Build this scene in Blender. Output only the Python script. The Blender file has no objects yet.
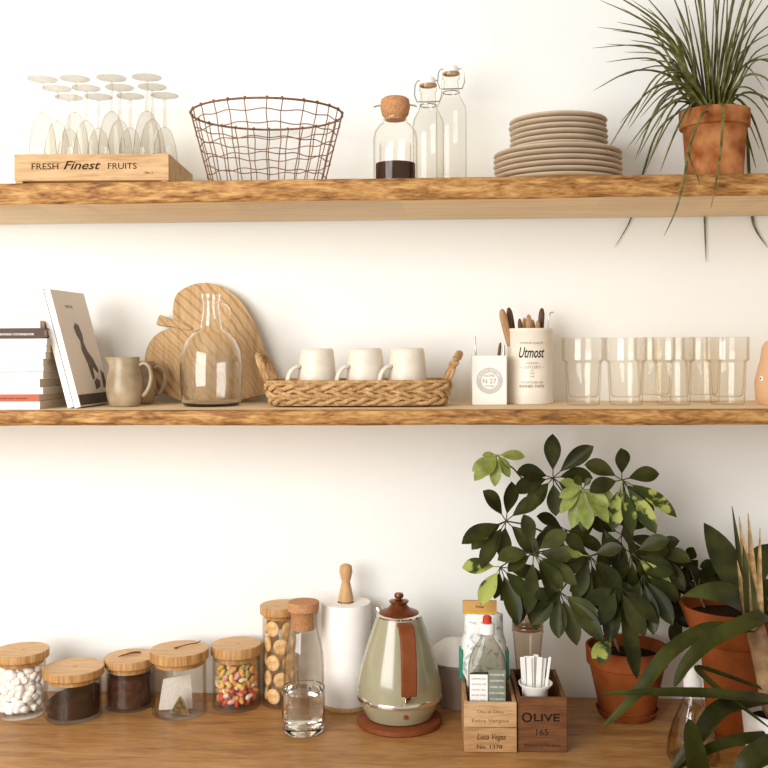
WORLD_S, WIN_LOC, WIN_P, EXPO = 0.62, (-1.7, -2.6, 1.1), 86, 0.12
import bpy, bmesh, math, random
from mathutils import Vector, Matrix, Euler
from math import sin, cos, pi, radians, sqrt, atan, atan2, tan, floor
R = random.Random(7)
COL = bpy.context.scene.collection

# ------------------------------------------------------------------ camera
F = 1000.0            # focal length in pixels of a 768 px frame
D = 2.273             # distance from wall (wall is the plane y = 0)
H = 0.786             # eye height above the worktop (worktop top is z = 0)
HY = 349.4
TH, PH = atan(0.0495), atan(3.8 / 768)
FW = Vector((-sin(TH), cos(TH), 0)); RT = Vector((cos(TH), sin(TH), 0)); UP = Vector((0, 0, 1))
CX = RT * cos(PH) - UP * sin(PH); CY = RT * sin(PH) + UP * cos(PH)
CAM = Vector((0, -D, H))
def _ray(px, py): return FW + CX * ((px - 384) / F) + CY * ((HY - py) / F)
def at(px, py, y):                       # measured point of the photo at distance plane y
    d = _ray(px, py); return CAM + d * ((y - CAM.y) / d.y)
def on(px, py, z):                       # ... on the horizontal surface z
    d = _ray(px, py); return CAM + d * ((z - CAM.z) / d.z)
def sc(p): return F / (Vector(p) - CAM).dot(FW)      # pixels per metre at p
SHELF_Z, MID_Z = 1.1225, 0.668

cam = bpy.data.cameras.new('camera'); co = bpy.data.objects.new('camera', cam); COL.objects.link(co)
m = Matrix.Identity(4)
for i in range(3):
    m[i][0], m[i][1], m[i][2], m[i][3] = CX[i], CY[i], -FW[i], CAM[i]
co.matrix_world = m
cam.sensor_width = 36; cam.sensor_fit = 'HORIZONTAL'; cam.lens = 36 * F / 768
cam.shift_y = -(384 - HY) / 768; cam.clip_start = 0.05
bpy.context.scene.camera = co

# ------------------------------------------------------------------ mesh builder
class MB:
    def __init__(s): s.v = []; s.f = []; s.m = []; s.mi = 0
    def add(s, vs, fs):
        o = len(s.v); s.v += [Vector(v) for v in vs]
        for f in fs: s.f.append([i + o for i in f]); s.m.append(s.mi)
        return o
    def box(s, c, d, rot=None):
        c = Vector(c); M = rot or Matrix.Identity(3)
        vs = [c + M @ Vector((x * d[0] / 2, y * d[1] / 2, z * d[2] / 2)) for x in (-1, 1) for y in (-1, 1) for z in (-1, 1)]
        s.add(vs, [(0, 1, 3, 2), (4, 6, 7, 5), (0, 4, 5, 1), (2, 3, 7, 6), (0, 2, 6, 4), (1, 5, 7, 3)])
    def span(s, a, b): s.box([(a[i] + b[i]) / 2 for i in range(3)], [abs(b[i] - a[i]) for i in range(3)])
    def lathe(s, prof, n=40, c=(0, 0, 0), sx=1, sy=1, fn=None):
        c = Vector(c); rings = []; vs = []
        for r, z in prof:
            if r < 1e-6: rings.append([len(vs)]); vs.append(c + Vector((0, 0, z)))
            else:
                rings.append(list(range(len(vs), len(vs) + n)))
                for k in range(n):
                    a = 2 * pi * k / n; rr = r * (fn(a, z) if fn else 1)
                    vs.append(c + Vector((rr * cos(a) * sx, rr * sin(a) * sy, z)))
        fs = []
        for A, B in zip(rings, rings[1:]):
            if len(A) == 1 and len(B) == 1: continue
            for k in range(n):
                k2 = (k + 1) % n
                if len(A) == 1: fs.append((A[0], B[k], B[k2]))
                elif len(B) == 1: fs.append((A[k], A[k2], B[0]))
                else: fs.append((A[k], A[k2], B[k2], B[k]))
        s.add(vs, fs)
    def tube(s, pts, r, n=8, closed=False, flat=1.0, ref=None):
        pts = [Vector(p) for p in pts]; N = len(pts); vs = []; fs = []
        rs = r if isinstance(r, (list, tuple)) else [r] * N
        nrm = None
        for i, p in enumerate(pts):
            if closed: t = pts[(i + 1) % N] - pts[i - 1]
            else: t = pts[min(i + 1, N - 1)] - pts[max(i - 1, 0)]
            t.normalize()
            if ref is not None: nrm = Vector(ref)
            elif nrm is None: nrm = Vector((0, 0, 1)) if abs(t.z) < .9 else Vector((1, 0, 0))
            nrm = (nrm - t * nrm.dot(t)).normalized(); b = t.cross(nrm)
            for k in range(n):
                a = 2 * pi * k / n; vs.append(p + (nrm * cos(a) * flat + b * sin(a)) * rs[i])
        for i in range(N if closed else N - 1):
            j = (i + 1) % N
            for k in range(n):
                k2 = (k + 1) % n; fs.append((i * n + k, i * n + k2, j * n + k2, j * n + k))
        if not closed: fs += [tuple(range(n - 1, -1, -1)), tuple(range((N - 1) * n, N * n))]
        s.add(vs, fs)
    def ell(s, c, r, n=12, rot=None):
        c = Vector(c); M = rot or Matrix.Identity(3); vs = []; fs = []; h = n // 2
        for i in range(h + 1):
            for k in range(n):
                a, b = pi * i / h, 2 * pi * k / n
                vs.append(c + M @ Vector((r[0] * sin(a) * cos(b), r[1] * sin(a) * sin(b), r[2] * cos(a))))
        for i in range(h):
            for k in range(n): fs.append((i * n + k, (i + 1) * n + k, (i + 1) * n + (k + 1) % n, i * n + (k + 1) % n))
        s.add(vs, fs)
    def prism(s, out, y0, y1):             # outline in x,z swept along y
        n = len(out); vs = [Vector((x, y0, z)) for x, z in out] + [Vector((x, y1, z)) for x, z in out]
        s.add(vs, [tuple(range(n)), tuple(range(2 * n - 1, n - 1, -1))] + [(k, k + n, (k + 1) % n + n, (k + 1) % n) for k in range(n)])
    def blade(s, pts, wf, nh, fold=0.25, th=0.0):   # leaf: path, width function of t, normal hint
        pts = [Vector(p) for p in pts]; N = len(pts); vs = []; fs = []
        for i, p in enumerate(pts):
            t = (pts[min(i + 1, N - 1)] - pts[max(i - 1, 0)]).normalized()
            n = Vector(nh); n = (n - t * n.dot(t)).normalized(); b = t.cross(n)
            w = wf(i / (N - 1)) / 2
            vs += [p - b * w + n * w * fold, p - b * w * .5 + n * w * fold * .35, p, p + b * w * .5 + n * w * fold * .35, p + b * w + n * w * fold]
        for i in range(N - 1):
            for k in range(4): fs.append((i * 5 + k, i * 5 + k + 1, i * 5 + k + 6, i * 5 + k + 5))
        s.add(vs, fs)
    def build(s, name, mats, parent=None, loc=None, rot=None, bevel=0, seg=2, sub=0, angle=40, flat=False, solid=0):
        me = bpy.data.meshes.new(name); me.from_pydata(s.v, [], s.f)
        for M in (mats if isinstance(mats, (list, tuple)) else [mats]): me.materials.append(M)
        for p, i in zip(me.polygons, s.m): p.material_index = i
        bm = bmesh.new(); bm.from_mesh(me); bmesh.ops.recalc_face_normals(bm, faces=bm.faces); bm.to_mesh(me); bm.free()
        if not flat:
            me.shade_smooth(); me.set_sharp_from_angle(angle=radians(angle))
        o = bpy.data.objects.new(name, me); COL.objects.link(o)
        if parent is not None: o.parent = parent
        if loc is not None: o.location = loc
        if rot is not None: o.rotation_euler = rot
        if solid:
            q = o.modifiers.new('solid', 'SOLIDIFY'); q.thickness = solid; q.offset = 0
        if bevel:
            b = o.modifiers.new('bevel', 'BEVEL'); b.width = bevel; b.segments = seg; b.limit_method = 'ANGLE'; b.angle_limit = radians(40)
        if sub:
            q = o.modifiers.new('sub', 'SUBSURF'); q.levels = sub; q.render_levels = sub
        return o
def tag(o, label=None, cat=None, group=None, kind=None):
    for k, v in (('label', label), ('category', cat), ('group', group), ('kind', kind)):
        if v: o[k] = v
    return o
def thing(name, label, cat, loc, rz=0, group=None):
    o = bpy.data.objects.new(name, None); COL.objects.link(o); o.location = loc; o.rotation_euler = (0, 0, rz)
    o.empty_display_size = .02
    return tag(o, label, cat, group)
def copy_tree(o, parent=None):
    c = o.copy(); COL.objects.link(c)
    if parent is not None: c.parent = parent
    for ch in list(o.children): copy_tree(ch, c)
    return c
def text(body, height, mat, parent, loc, rot=(pi / 2, 0, 0), name='lettering', shear=0, bend=0, width=None, bold=0, ex=.00025):
    cu = bpy.data.curves.new('t', 'FONT'); cu.body = body; cu.size = 1; cu.align_x = 'CENTER'; cu.shear = shear; cu.resolution_u = 3; cu.offset = bold
    t = bpy.data.objects.new('t', cu); COL.objects.link(t)
    dg = bpy.context.evaluated_depsgraph_get(); dg.update()
    me = bpy.data.meshes.new_from_object(t.evaluated_get(dg))
    bpy.data.objects.remove(t); bpy.data.curves.remove(cu)
    xs = [v.co.x for v in me.vertices]; w = max(xs) - min(xs); mx = (max(xs) + min(xs)) / 2
    k = height / .7; kx = (width / w) if width else k
    bm = bmesh.new(); bm.from_mesh(me)
    ret = bmesh.ops.extrude_face_region(bm, geom=bm.faces[:])
    for v in [g for g in ret['geom'] if isinstance(g, bmesh.types.BMVert)]: v.co.z += ex / k
    for v in bm.verts:
        x, y, z = (v.co.x - mx) * kx, v.co.y * k, v.co.z * k
        if bend:
            a = x / bend; v.co = Vector(((bend + z) * sin(a), y, (bend + z) * cos(a) - bend))
        else: v.co = Vector((x, y, z))
    bmesh.ops.recalc_face_normals(bm, faces=bm.faces); bm.to_mesh(me); bm.free()
    me.materials.clear(); me.materials.append(mat); me.name = name
    o = bpy.data.objects.new(name, me); COL.objects.link(o); o.parent = parent; o.location = loc; o.rotation_euler = rot
    return o

# ------------------------------------------------------------------ materials
def lin(h):
    c = [int(h[i:i + 2], 16) / 255 for i in (0, 2, 4)]
    return tuple((x / 12.92 if x < .04045 else ((x + .055) / 1.055) ** 2.4) for x in c) + (1,)
def new(name):
    M = bpy.data.materials.new(name); M.use_nodes = True; nt = M.node_tree
    return M, nt, nt.nodes['Principled BSDF'], lambda t, **k: mk(nt, t, k)
def mk(nt, t, k):
    n = nt.nodes.new(t)
    for a, b in k.items(): setattr(n, a, b)
    return n
def pm(name, col, rough=.5, metal=0, spec=.5, trans=0, ior=1.45, coat=0, vary=.08, scale=30, bump=0, bscale=200, col2=None, sss=0, sharp=None):
    M, nt, B, N = new(name); L = nt.links.new
    tc = N('ShaderNodeTexCoord'); nz = N('ShaderNodeTexNoise'); nz.inputs['Scale'].default_value = scale; nz.inputs['Detail'].default_value = 5
    L(tc.outputs['Object'], nz.inputs['Vector'])
    rp = N('ShaderNodeValToRGB'); c = lin(col)
    if col2: a, b = c, lin(col2)
    else: a, b = tuple(x * (1 - vary) for x in c[:3]) + (1,), tuple(min(1, x * (1 + vary)) for x in c[:3]) + (1,)
    e = rp.color_ramp.elements; e[0].color, e[1].color = a, b
    e[0].position, e[1].position = sharp or (.35, .65)
    L(nz.outputs['Fac'], rp.inputs['Fac']); L(rp.outputs['Color'], B.inputs['Base Color'])
    B.inputs['Roughness'].default_value = rough; B.inputs['Metallic'].default_value = metal
    B.inputs['Specular IOR Level'].default_value = spec; B.inputs['Transmission Weight'].default_value = trans
    B.inputs['IOR'].default_value = ior; B.inputs['Coat Weight'].default_value = coat
    if sss:
        B.inputs['Subsurface Weight'].default_value = sss; B.inputs['Subsurface Radius'].default_value = (.01, .008, .006); B.inputs['Subsurface Scale'].default_value = 1
    if bump:
        n2 = N('ShaderNodeTexNoise'); n2.inputs['Scale'].default_value = bscale; n2.inputs['Detail'].default_value = 3
        L(tc.outputs['Object'], n2.inputs['Vector']); bp = N('ShaderNodeBump'); bp.inputs['Strength'].default_value = bump; bp.inputs['Distance'].default_value = .002
        L(n2.outputs['Fac'], bp.inputs['Height']); L(bp.outputs['Normal'], B.inputs['Normal'])
    return M
def wood(name, c1, c2, c3, axis=(1, 12, 12), scale=6, rough=.55, bump=.25, spec=.35, rot=(0, 0, 0), pos=(.3, .5, .72)):
    M, nt, B, N = new(name); L = nt.links.new
    tc = N('ShaderNodeTexCoord'); mp = N('ShaderNodeMapping'); mp.inputs['Scale'].default_value = axis; mp.inputs['Rotation'].default_value = rot
    nz = N('ShaderNodeTexNoise'); nz.inputs['Scale'].default_value = scale; nz.inputs['Detail'].default_value = 8; nz.inputs['Roughness'].default_value = .62; nz.inputs['Distortion'].default_value = .6
    n2 = N('ShaderNodeTexNoise'); n2.inputs['Scale'].default_value = scale * 4; n2.inputs['Detail'].default_value = 4
    L(tc.outputs['Object'], mp.inputs['Vector']); L(mp.outputs['Vector'], nz.inputs['Vector']); L(mp.outputs['Vector'], n2.inputs['Vector'])
    mx = N('ShaderNodeMath', operation='MULTIPLY_ADD'); mx.inputs[1].default_value = .3; L(n2.outputs['Fac'], mx.inputs[0])
    m2 = N('ShaderNodeMath', operation='MULTIPLY'); m2.inputs[1].default_value = .7; L(nz.outputs['Fac'], m2.inputs[0]); L(m2.outputs[0], mx.inputs[2])
    rp = N('ShaderNodeValToRGB'); e = rp.color_ramp.elements; e.new(.5)
    for k, (p, c) in enumerate(zip(pos, (c1, c2, c3))): e[k].position = p; e[k].color = lin(c)
    L(mx.outputs[0], rp.inputs['Fac']); L(rp.outputs['Color'], B.inputs['Base Color'])
    B.inputs['Roughness'].default_value = rough; B.inputs['Specular IOR Level'].default_value = spec
    bp = N('ShaderNodeBump'); bp.inputs['Strength'].default_value = bump; bp.inputs['Distance'].default_value = .002
    L(mx.outputs[0], bp.inputs['Height']); L(bp.outputs['Normal'], B.inputs['Normal'])
    return M
def thin(name, tint='ffffff', edge='cfc8bb', rough=.02):
    M, nt, B, N = new(name); L = nt.links.new; nt.nodes.remove(B); out = nt.nodes['Material Output']
    lw = N('ShaderNodeLayerWeight'); lw.inputs['Blend'].default_value = .5
    rp = N('ShaderNodeValToRGB'); e = rp.color_ramp.elements; e[0].position = .55; e[1].position = .97; e[0].color = lin(tint); e[1].color = lin(edge)
    L(lw.outputs['Facing'], rp.inputs['Fac'])
    tr = N('ShaderNodeBsdfTransparent'); L(rp.outputs['Color'], tr.inputs['Color'])
    gl = N('ShaderNodeBsdfGlossy'); gl.inputs['Roughness'].default_value = rough
    pw = N('ShaderNodeMath', operation='POWER'); pw.inputs[1].default_value = 4; L(lw.outputs['Facing'], pw.inputs[0])
    fr = N('ShaderNodeMath', operation='MULTIPLY_ADD'); fr.inputs[1].default_value = .55; fr.inputs[2].default_value = .035; L(pw.outputs[0], fr.inputs[0])
    mx = N('ShaderNodeMixShader'); L(fr.outputs[0], mx.inputs[0]); L(tr.outputs[0], mx.inputs[1]); L(gl.outputs[0], mx.inputs[2])
    L(mx.outputs[0], out.inputs['Surface'])
    return M
def glass(name, col='ffffff', ior=1.45, rough=0):
    M, nt, B, N = new(name); nt.nodes.remove(B); g = N('ShaderNodeBsdfGlass'); g.inputs['Color'].default_value = lin(col); g.inputs['IOR'].default_value = ior; g.inputs['Roughness'].default_value = rough
    nt.links.new(g.outputs[0], nt.nodes['Material Output'].inputs['Surface']); return M
def leafm(name, c, c2, rough=.38, scale=40, sharp=(.4, .6), trans=.12, spec=.3):
    M = pm(name, c, rough=rough, spec=spec, scale=scale, col2=c2, sharp=sharp); nt = M.node_tree; B = nt.nodes['Principled BSDF']
    t = mk(nt, 'ShaderNodeBsdfTranslucent', {}); x = mk(nt, 'ShaderNodeMixShader', {}); x.inputs[0].default_value = trans
    rp = [n for n in nt.nodes if n.type == 'VALTORGB'][0]
    nt.links.new(rp.outputs['Color'], t.inputs['Color']); nt.links.new(B.outputs[0], x.inputs[1]); nt.links.new(t.outputs[0], x.inputs[2])
    nt.links.new(x.outputs[0], nt.nodes['Material Output'].inputs['Surface']); return M

WALL = pm('wall_paint', 'f1f2ef', rough=.9, spec=.1, vary=.012, scale=3, bump=.05, bscale=300)
FLOOR = wood('floor_wood', '8a6a48', '9c7b56', 'b08d66', (1, 8, 8), 3)
SH_PLANE = wood('planed_shelf_wood', 'd2b488', 'e4c9a0', 'eed8b4', (1, 14, 14), 3.5, rough=.6, bump=.12)
SH_EDGE = wood('live_edge_wood', '54300f', '9a6a35', 'c89c60', (1, 4.5, 4.5), 14, rough=.65, bump=1, pos=(.34, .47, .62))
TOP_WOOD = wood('worktop_wood', '7a5228', 'a87a46', 'c4975f', (1, 5.5, 5.5), 6.5, rough=.45, bump=.12, spec=.4)
CRATE = wood('crate_wood', '94704a', 'c29e72', 'd6b58a', (1, 10, 10), 9, rough=.7)
CRATE2 = wood('old_crate_wood', '84603a', 'ae865a', 'c6a072', (1, 10, 10), 9, rough=.7)
CRATE3 = wood('dark_crate_wood', '4a2a14', '6c4324', '83562f', (1, 10, 10), 9, rough=.7)
LID = wood('bamboo_lid_wood', 'b0875a', 'cba575', 'dcba8c', (1, 9, 1), 14, rough=.5, bump=.15)
LIDEDGE = wood('bamboo_edge_wood', '74482a', 'b3854f', 'd6b07c', (9, 9, .6), 12, rough=.5, bump=.1)
BOARD = wood('carved_board_wood', 'a8855a', 'c4a073', 'd2b086', (14, 14, 1.2), 4.5, rough=.65, bump=.2, rot=(0, radians(38), 0))
def grooves(M):
    nt = M.node_tree; B = nt.nodes['Principled BSDF']; L = nt.links.new
    tc = mk(nt, 'ShaderNodeTexCoord', {}); mp = mk(nt, 'ShaderNodeMapping', {}); mp.inputs['Rotation'].default_value = (0, radians(42), 0)
    wv = mk(nt, 'ShaderNodeTexWave', {}); wv.inputs['Scale'].default_value = 17; wv.inputs['Distortion'].default_value = 6; wv.inputs['Detail'].default_value = 2; wv.inputs['Detail Scale'].default_value = .6; wv.bands_direction = 'X'
    L(tc.outputs['Object'], mp.inputs['Vector']); L(mp.outputs['Vector'], wv.inputs['Vector'])
    bp = mk(nt, 'ShaderNodeBump', {}); bp.inputs['Strength'].default_value = 1; bp.inputs['Distance'].default_value = .004
    old = B.inputs['Normal'].links[0].from_socket; L(old, bp.inputs['Normal']); L(wv.outputs['Fac'], bp.inputs['Height']); L(bp.outputs['Normal'], B.inputs['Normal'])
grooves(BOARD)
KNOBW = wood('turned_wood', 'ae865a', 'c69d6e', 'd6b288', (8, 8, 1), 14, rough=.55)
KNIFEW = wood('knife_handle_wood', '3b2313', '5c3a22', '7a5232', (8, 8, 1), 20, rough=.5)
KNIFEW2 = wood('light_handle_wood', '8a6440', 'a9825a', 'bd9870', (8, 8, 1), 20, rough=.5)
CORK = pm('cork', 'a9764a', rough=.8, scale=250, col2='c69467', bump=.2)
WICK = wood('woven_seagrass', '7d5830', 'b48e5e', 'd8b98c', (6, 6, 6), 10, rough=.7, bump=.5)
INK = pm('black_ink', '2a211b', rough=.8, spec=.1)
BROWNINK = pm('burnt_ink', '3a2312', rough=.9, spec=.1)
GREYINK = pm('grey_ink', '8f8984', rough=.8, spec=.1)
WHITEINK = pm('white_ink', 'f4efe8', rough=.7, spec=.2)
WHITE = pm('white_paper', 'f6f3ee', rough=.8, spec=.15, vary=.02)
PAGES = pm('page_edges', 'b9a48c', rough=.9, spec=.1, scale=600, col2='d8c8b2')
TISSUE = pm('kitchen_paper', 'f6f4f1', rough=.95, spec=.05, vary=.02, bump=.4, bscale=500)
CERAM = pm('white_ceramic', 'f4f0e8', rough=.3, spec=.5, vary=.015)
MUGC = pm('cream_glaze', 'e3d9c8', rough=.4, spec=.4, vary=.04, scale=60)
PLATE = pm('beige_glaze', 'c9b69d', rough=.5, spec=.4, vary=.06, scale=25)
JUGC = pm('speckled_stoneware', '8f7c60', rough=.28, spec=.5, scale=22, col2='b3a084')
TIN = pm('cream_enamel', 'e6ddcd', rough=.35, spec=.45, vary=.03)
TERRA = pm('terracotta', '763b18', rough=.85, spec=.1, scale=16, col2='8f4c25', bump=.2)
TERRA_OLD = pm('weathered_terracotta', '86461f', rough=.9, spec=.15, scale=22, col2='bd8252', bump=.4)
SOIL = pm('potting_soil', '20140c', rough=1, spec=.05, scale=200, col2='3a281a', bump=1, bscale=250)
COPPER = pm('copper', '7d4526', rough=.35, metal=.7, vary=.1)
CHROME = pm('chrome', 'd8d2c8', rough=.12, metal=1, vary=.02)
STEEL = pm('brushed_steel', 'b5aea4', rough=.3, metal=1, vary=.05)
WIRE = pm('rusted_wire', '6b452c', rough=.55, metal=.4, scale=120, col2='946a4c')
KETTLE = pm('sage_enamel', '9d977a', rough=.2, spec=.6, coat=.5, vary=.03)
LEATHER = pm('tan_leather', '7a3f1c', rough=.55, spec=.35, vary=.1, scale=60, bump=.1)
GLASS = glass('clear_glass', 'fefefd')
GLASS_THICK = glass('thick_glass', 'fefdfa')
WATER = glass('water', 'fefdfb', 1.33)
THIN = thin('thin_glass', 'fefdfc', 'd6cdbf')
WINEG = thin('wine_glass_clear', 'f6f4f0', 'c4bcae')
TUMB = thin('tumbler_glass', 'fefdfb', 'e6dccb')
GELG = thin('gel_bottle_plastic', 'e4e2da', '8f897d')
JARG = thin('jar_glass', 'fefdfb', 'd3c6b2')
BOTG = thin('bottle_glass', 'fdfcf9', 'cfcbb8')
COFFEE = pm('ground_coffee', '2b1a10', rough=.9, spec=.1, scale=500, col2='4a3020', bump=1, bscale=600)
COCOA = pm('cocoa_powder', '3f2718', rough=.95, spec=.05, scale=80, col2='55372a', bump=.5, bscale=300)
MARSH = pm('marshmallow', 'faf8f4', rough=.9, spec=.1, vary=.02, sss=.2)
COOKIE = pm('baked_biscuit', 'cf9f62', rough=.8, spec=.15, scale=90, col2='e8c896', bump=.3)
TEABAG = leafm('sheer_teabag', 'ece7df', 'f6f3ee', rough=.7, scale=200, trans=.4)
HERB = pm('tea_leaves', '3f3a16', rough=.9, scale=250, col2='7a5a2a', bump=1)
SAGE = leafm('dark_leaf', '282a0f', '3e401a', scale=18, spec=.24)
SAGE2 = leafm('mid_leaf', '363917', '4c4f26', scale=18, spec=.24)
VARI = leafm('variegated_leaf', '39431a', 'aab25c', scale=26, sharp=(.5, .56))
YOUNG = leafm('young_leaf', '78833c', '9aa457', scale=30)
RUSH = leafm('rush_leaf', '4a4c1e', '77733c', scale=60, trans=.08)
STRAP = leafm('strap_leaf', '2e300d', '43451a', scale=14, trans=.1, spec=.15, rough=.5)
DARKL = leafm('deep_green_leaf', '26280f', '3a3b1a', scale=20, spec=.18)
DRY = leafm('dry_sheath', '9a7a4c', 'c3a273', scale=60)
STEM = pm('woody_stem', '5f5132', rough=.8, scale=60, col2='83714a')
CANE = pm('cane_trunk', '8a6b48', rough=.85, scale=40, col2='b08e66', bump=.5, bscale=80)
PEACH = pm('peach_glaze', 'd9ae86', rough=.5, spec=.35, vary=.06, scale=12)
# ------------------------------------------------------------------ setting
def struct(name, mb, mat):
    o = mb.build(name, mat); o['kind'] = 'structure'; return o
b = MB(); b.span((-3.2, 0, -.9), (2.6, .12, 2.6)); struct('wall_back', b, WALL)
b = MB(); b.span((-3.2, -4.4, -1.0), (2.6, .12, -.9)); struct('floor', b, FLOOR)

def plank(name, label, z0, z1, y1, seed):
    rr = random.Random(seed); mb = MB(); N = 150; x0, x1 = -1.35, 1.35; rows = []
    ph = [rr.uniform(0, 6) for _ in range(8)]
    def wob(x, k, a): return a * (sin(x * 9 + ph[k]) * .5 + sin(x * 23 + ph[k + 1]) * .3 + sin(x * 61 + ph[k + 2]) * .25)
    vs = []; K = 7
    for i in range(N + 1):
        x = x0 + (x1 - x0) * i / N
        yf = -.32 + wob(x, 0, .0035); t = z1 + wob(x, 2, .0008) - .0008; q = z0 + wob(x, 4, .0008)
        prof = [(y1, z1), (yf + .012, z1), (yf + .002, t - .002), (yf + wob(x, 5, .002), (t + q) / 2 + .004), (yf + .001 + wob(x, 3, .002), q + .006), (yf + .006, q), (y1, z0)]
        vs += [(x, y, z) for y, z in prof]
    fs = []; mi = []
    for i in range(N):
        for k in range(K):
            k2 = (k + 1) % K; fs.append((i * K + k, i * K + k2, (i + 1) * K + k2, (i + 1) * K + k)); mi.append(1 if 1 <= k <= 4 else 0)
    mb.v = [Vector(v) for v in vs]; mb.f = fs + [tuple(range(K)), tuple(range(N * K + K - 1, N * K - 1, -1))]; mb.m = mi + [1, 1]
    o = mb.build(name, [SH_PLANE, SH_EDGE], angle=50)
    return tag(o, label, 'shelf')
plank('wall_shelf', 'upper rustic wooden wall shelf holding the wire basket and the plates', 1.0785, SHELF_Z, -.012, 3)
plank('wall_shelf', 'lower rustic wooden wall shelf holding the mugs and the heart board', .6375, MID_Z, 0, 8)
b = MB(); b.span((-1.7, -.66, -.04), (1.5, -.0005, 0))
tag(b.build('worktop', TOP_WOOD, bevel=.003), 'long oiled wooden kitchen worktop under the two shelves', 'worktop')
b = MB(); b.span((-1.7, -.60, -.9), (1.5, -.0005, -.0405))
tag(b.build('base_cabinet', pm('cabinet_paint', 'e9e4da', rough=.6), bevel=.002), 'plain pale base cabinet carrying the wooden worktop', 'cabinet')

E = .0004
# ------------------------------------------------------------------ upper shelf: crate and glasses
yf = -.285; pl, pr = at(15.5, 179, yf), at(168, 179, yf); W = pr.x - pl.x; zt = (at(90, 154, yf).z - SHELF_Z)
cr = thing('fruit_crate', 'shallow wooden crate lettered FRESH Finest FRUITS holding upturned glasses', 'crate', ((pl.x + pr.x) / 2, yf, SHELF_Z + E), radians(2.5))
b = MB(); b.span((-W / 2, 0, .007), (W / 2, .009, zt)); b.build('front_board', CRATE, cr, bevel=.0012)
b = MB(); b.span((-W / 2, .237, .007), (W / 2, .246, zt)); b.build('back_board', CRATE, cr, bevel=.0012)
for s in (-1, 1):
    b = MB(); b.span((s * (W / 2 - .009), .0095, .007), (s * W / 2, .2365, zt)); b.build('side_board', CRATE, cr, bevel=.001)
for k in range(3):
    b = MB(); b.span((-W / 2 + .0095, .012 + k * .076, .0071), (W / 2 - .0095, .082 + k * .076, .0125)); b.build('bottom_slat', CRATE, cr, bevel=.0008)
for s in (-1, 1):
    b = MB(); b.span((s * (W / 2 - .016), .002, 0), (s * (W / 2 - .002), .244, .0066)); b.build('runner', CRATE, cr)
rx = (pi / 2, 0, 0); zc = .007 + (zt - .007) * .5
text('FRESH', .0125, BROWNINK, cr, (-W * .30, -.0002, zc - .004), width=.054)
text('Finest', .017, BROWNINK, cr, (-W * .06, -.0002, zc - .004), shear=.35, width=.075, bold=.01)
text('FRUITS', .0125, BROWNINK, cr, (W * .20, -.0002, zc - .004), width=.058)
text('No. 1', .005, BROWNINK, cr, (W * .37, -.0002, zc - .014))

def wine_glass():
    t = thing('wine_glass', 'x', 'glass', (0, 0, 0))
    b = MB(); b.lathe([(.0235, 0), (.026, .012), (.0285, .035), (.0285, .055), (.0268, .08), (.0235, .104), (.0185, .124), (.0135, .136), (.008, .142), (.004, .1445)], 32); b.build('bowl', WINEG, t, angle=80)
    b = MB(); b.lathe([(0, .1445), (.0042, .1446), (.0034, .156), (.0032, .19), (.0042, .206), (0, .2065)], 16); b.build('stem', WINEG, t, angle=80)
    b = MB(); b.lathe([(0, .207), (.006, .2072), (.018, .2105), (.0305, .2135), (.0308, .2145), (.0305, .2152), (0, .2152)], 36); b.build('foot', WINEG, t)
    return t
g0 = wine_glass(); names = ['leftmost', 'second from left', 'second from right', 'rightmost']; first = True
for r, (yy, pxs) in enumerate(((-.235, (42.5, 75, 111.5, 146.8)), (-.16, (57, 86, 119.5, 152.2)), (-.085, (69, 98.5, 130.3, 164.6)))):
    for k, px in enumerate(pxs):
        g = g0 if first else copy_tree(g0); first = False
        p = at(px, 84, yy); g.location = (p.x, p.y, SHELF_Z + E + .0128)
        g['label'] = 'upturned stemmed glass in the fruit crate, %s of the %s row' % (names[k], ('front', 'middle', 'back')[r]); g['group'] = 'upturned stemmed glasses in the crate'

# ------------------------------------------------------------------ wire basket
p = at(267, 115, -.168); rt = 75.5 / sc(p); zr = p.z - SHELF_Z; rb = rt * .74
bk = thing('wire_basket', 'round rusty brown wire basket with open grid sides', 'basket', (p.x, p.y, SHELF_Z + E))
def ring(r, z, n=64, am=0, k=9, ph=0): return [(r * cos(2 * pi * i / n), r * sin(2 * pi * i / n), z + am * sin(k * 2 * pi * i / n + ph)) for i in range(n)]
b = MB(); b.tube(ring(rt, zr), .0023, 8, True); b.build('rim', WIRE, bk)
b = MB(); b.tube(ring(rb, .0025), .0022, 8, True)
for i in range(-3, 4):
    h = rb * .27 * i; w = sqrt(max(rb * rb - h * h, 0)); b.tube([(-w, h, .0025), (w, h, .0025)], .0012, 6); b.tube([(h, -w, .0045), (h, w, .0045)], .0012, 6)
b.build('base_grid', WIRE, bk)
b = MB()
for i in range(26):
    a = 2 * pi * (i + R.uniform(-.12, .12)) / 26; pts = []
    for j in range(7):
        t = j / 6; rr = rb + (rt - rb) * t; aa = a + .012 * sin(j * 1.9 + i); pts.append((rr * cos(aa), rr * sin(aa), .003 + (zr - .003) * t))
    b.tube(pts, .0011, 6); b.ell((rt * cos(a), rt * sin(a), zr + .001), (.0035, .0035, .004), 8)
b.build('upright_wires', WIRE, bk)
b = MB()
for q, t in enumerate((.17, .36, .55, .72, .87)):
    b.tube(ring(rb + (rt - rb) * t, zr * t, 96, .0022, 13, q * 2), .0011, 6, True)
b.build('hoop_wires', WIRE, bk); bk.scale = (1, .9, 1)

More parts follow.
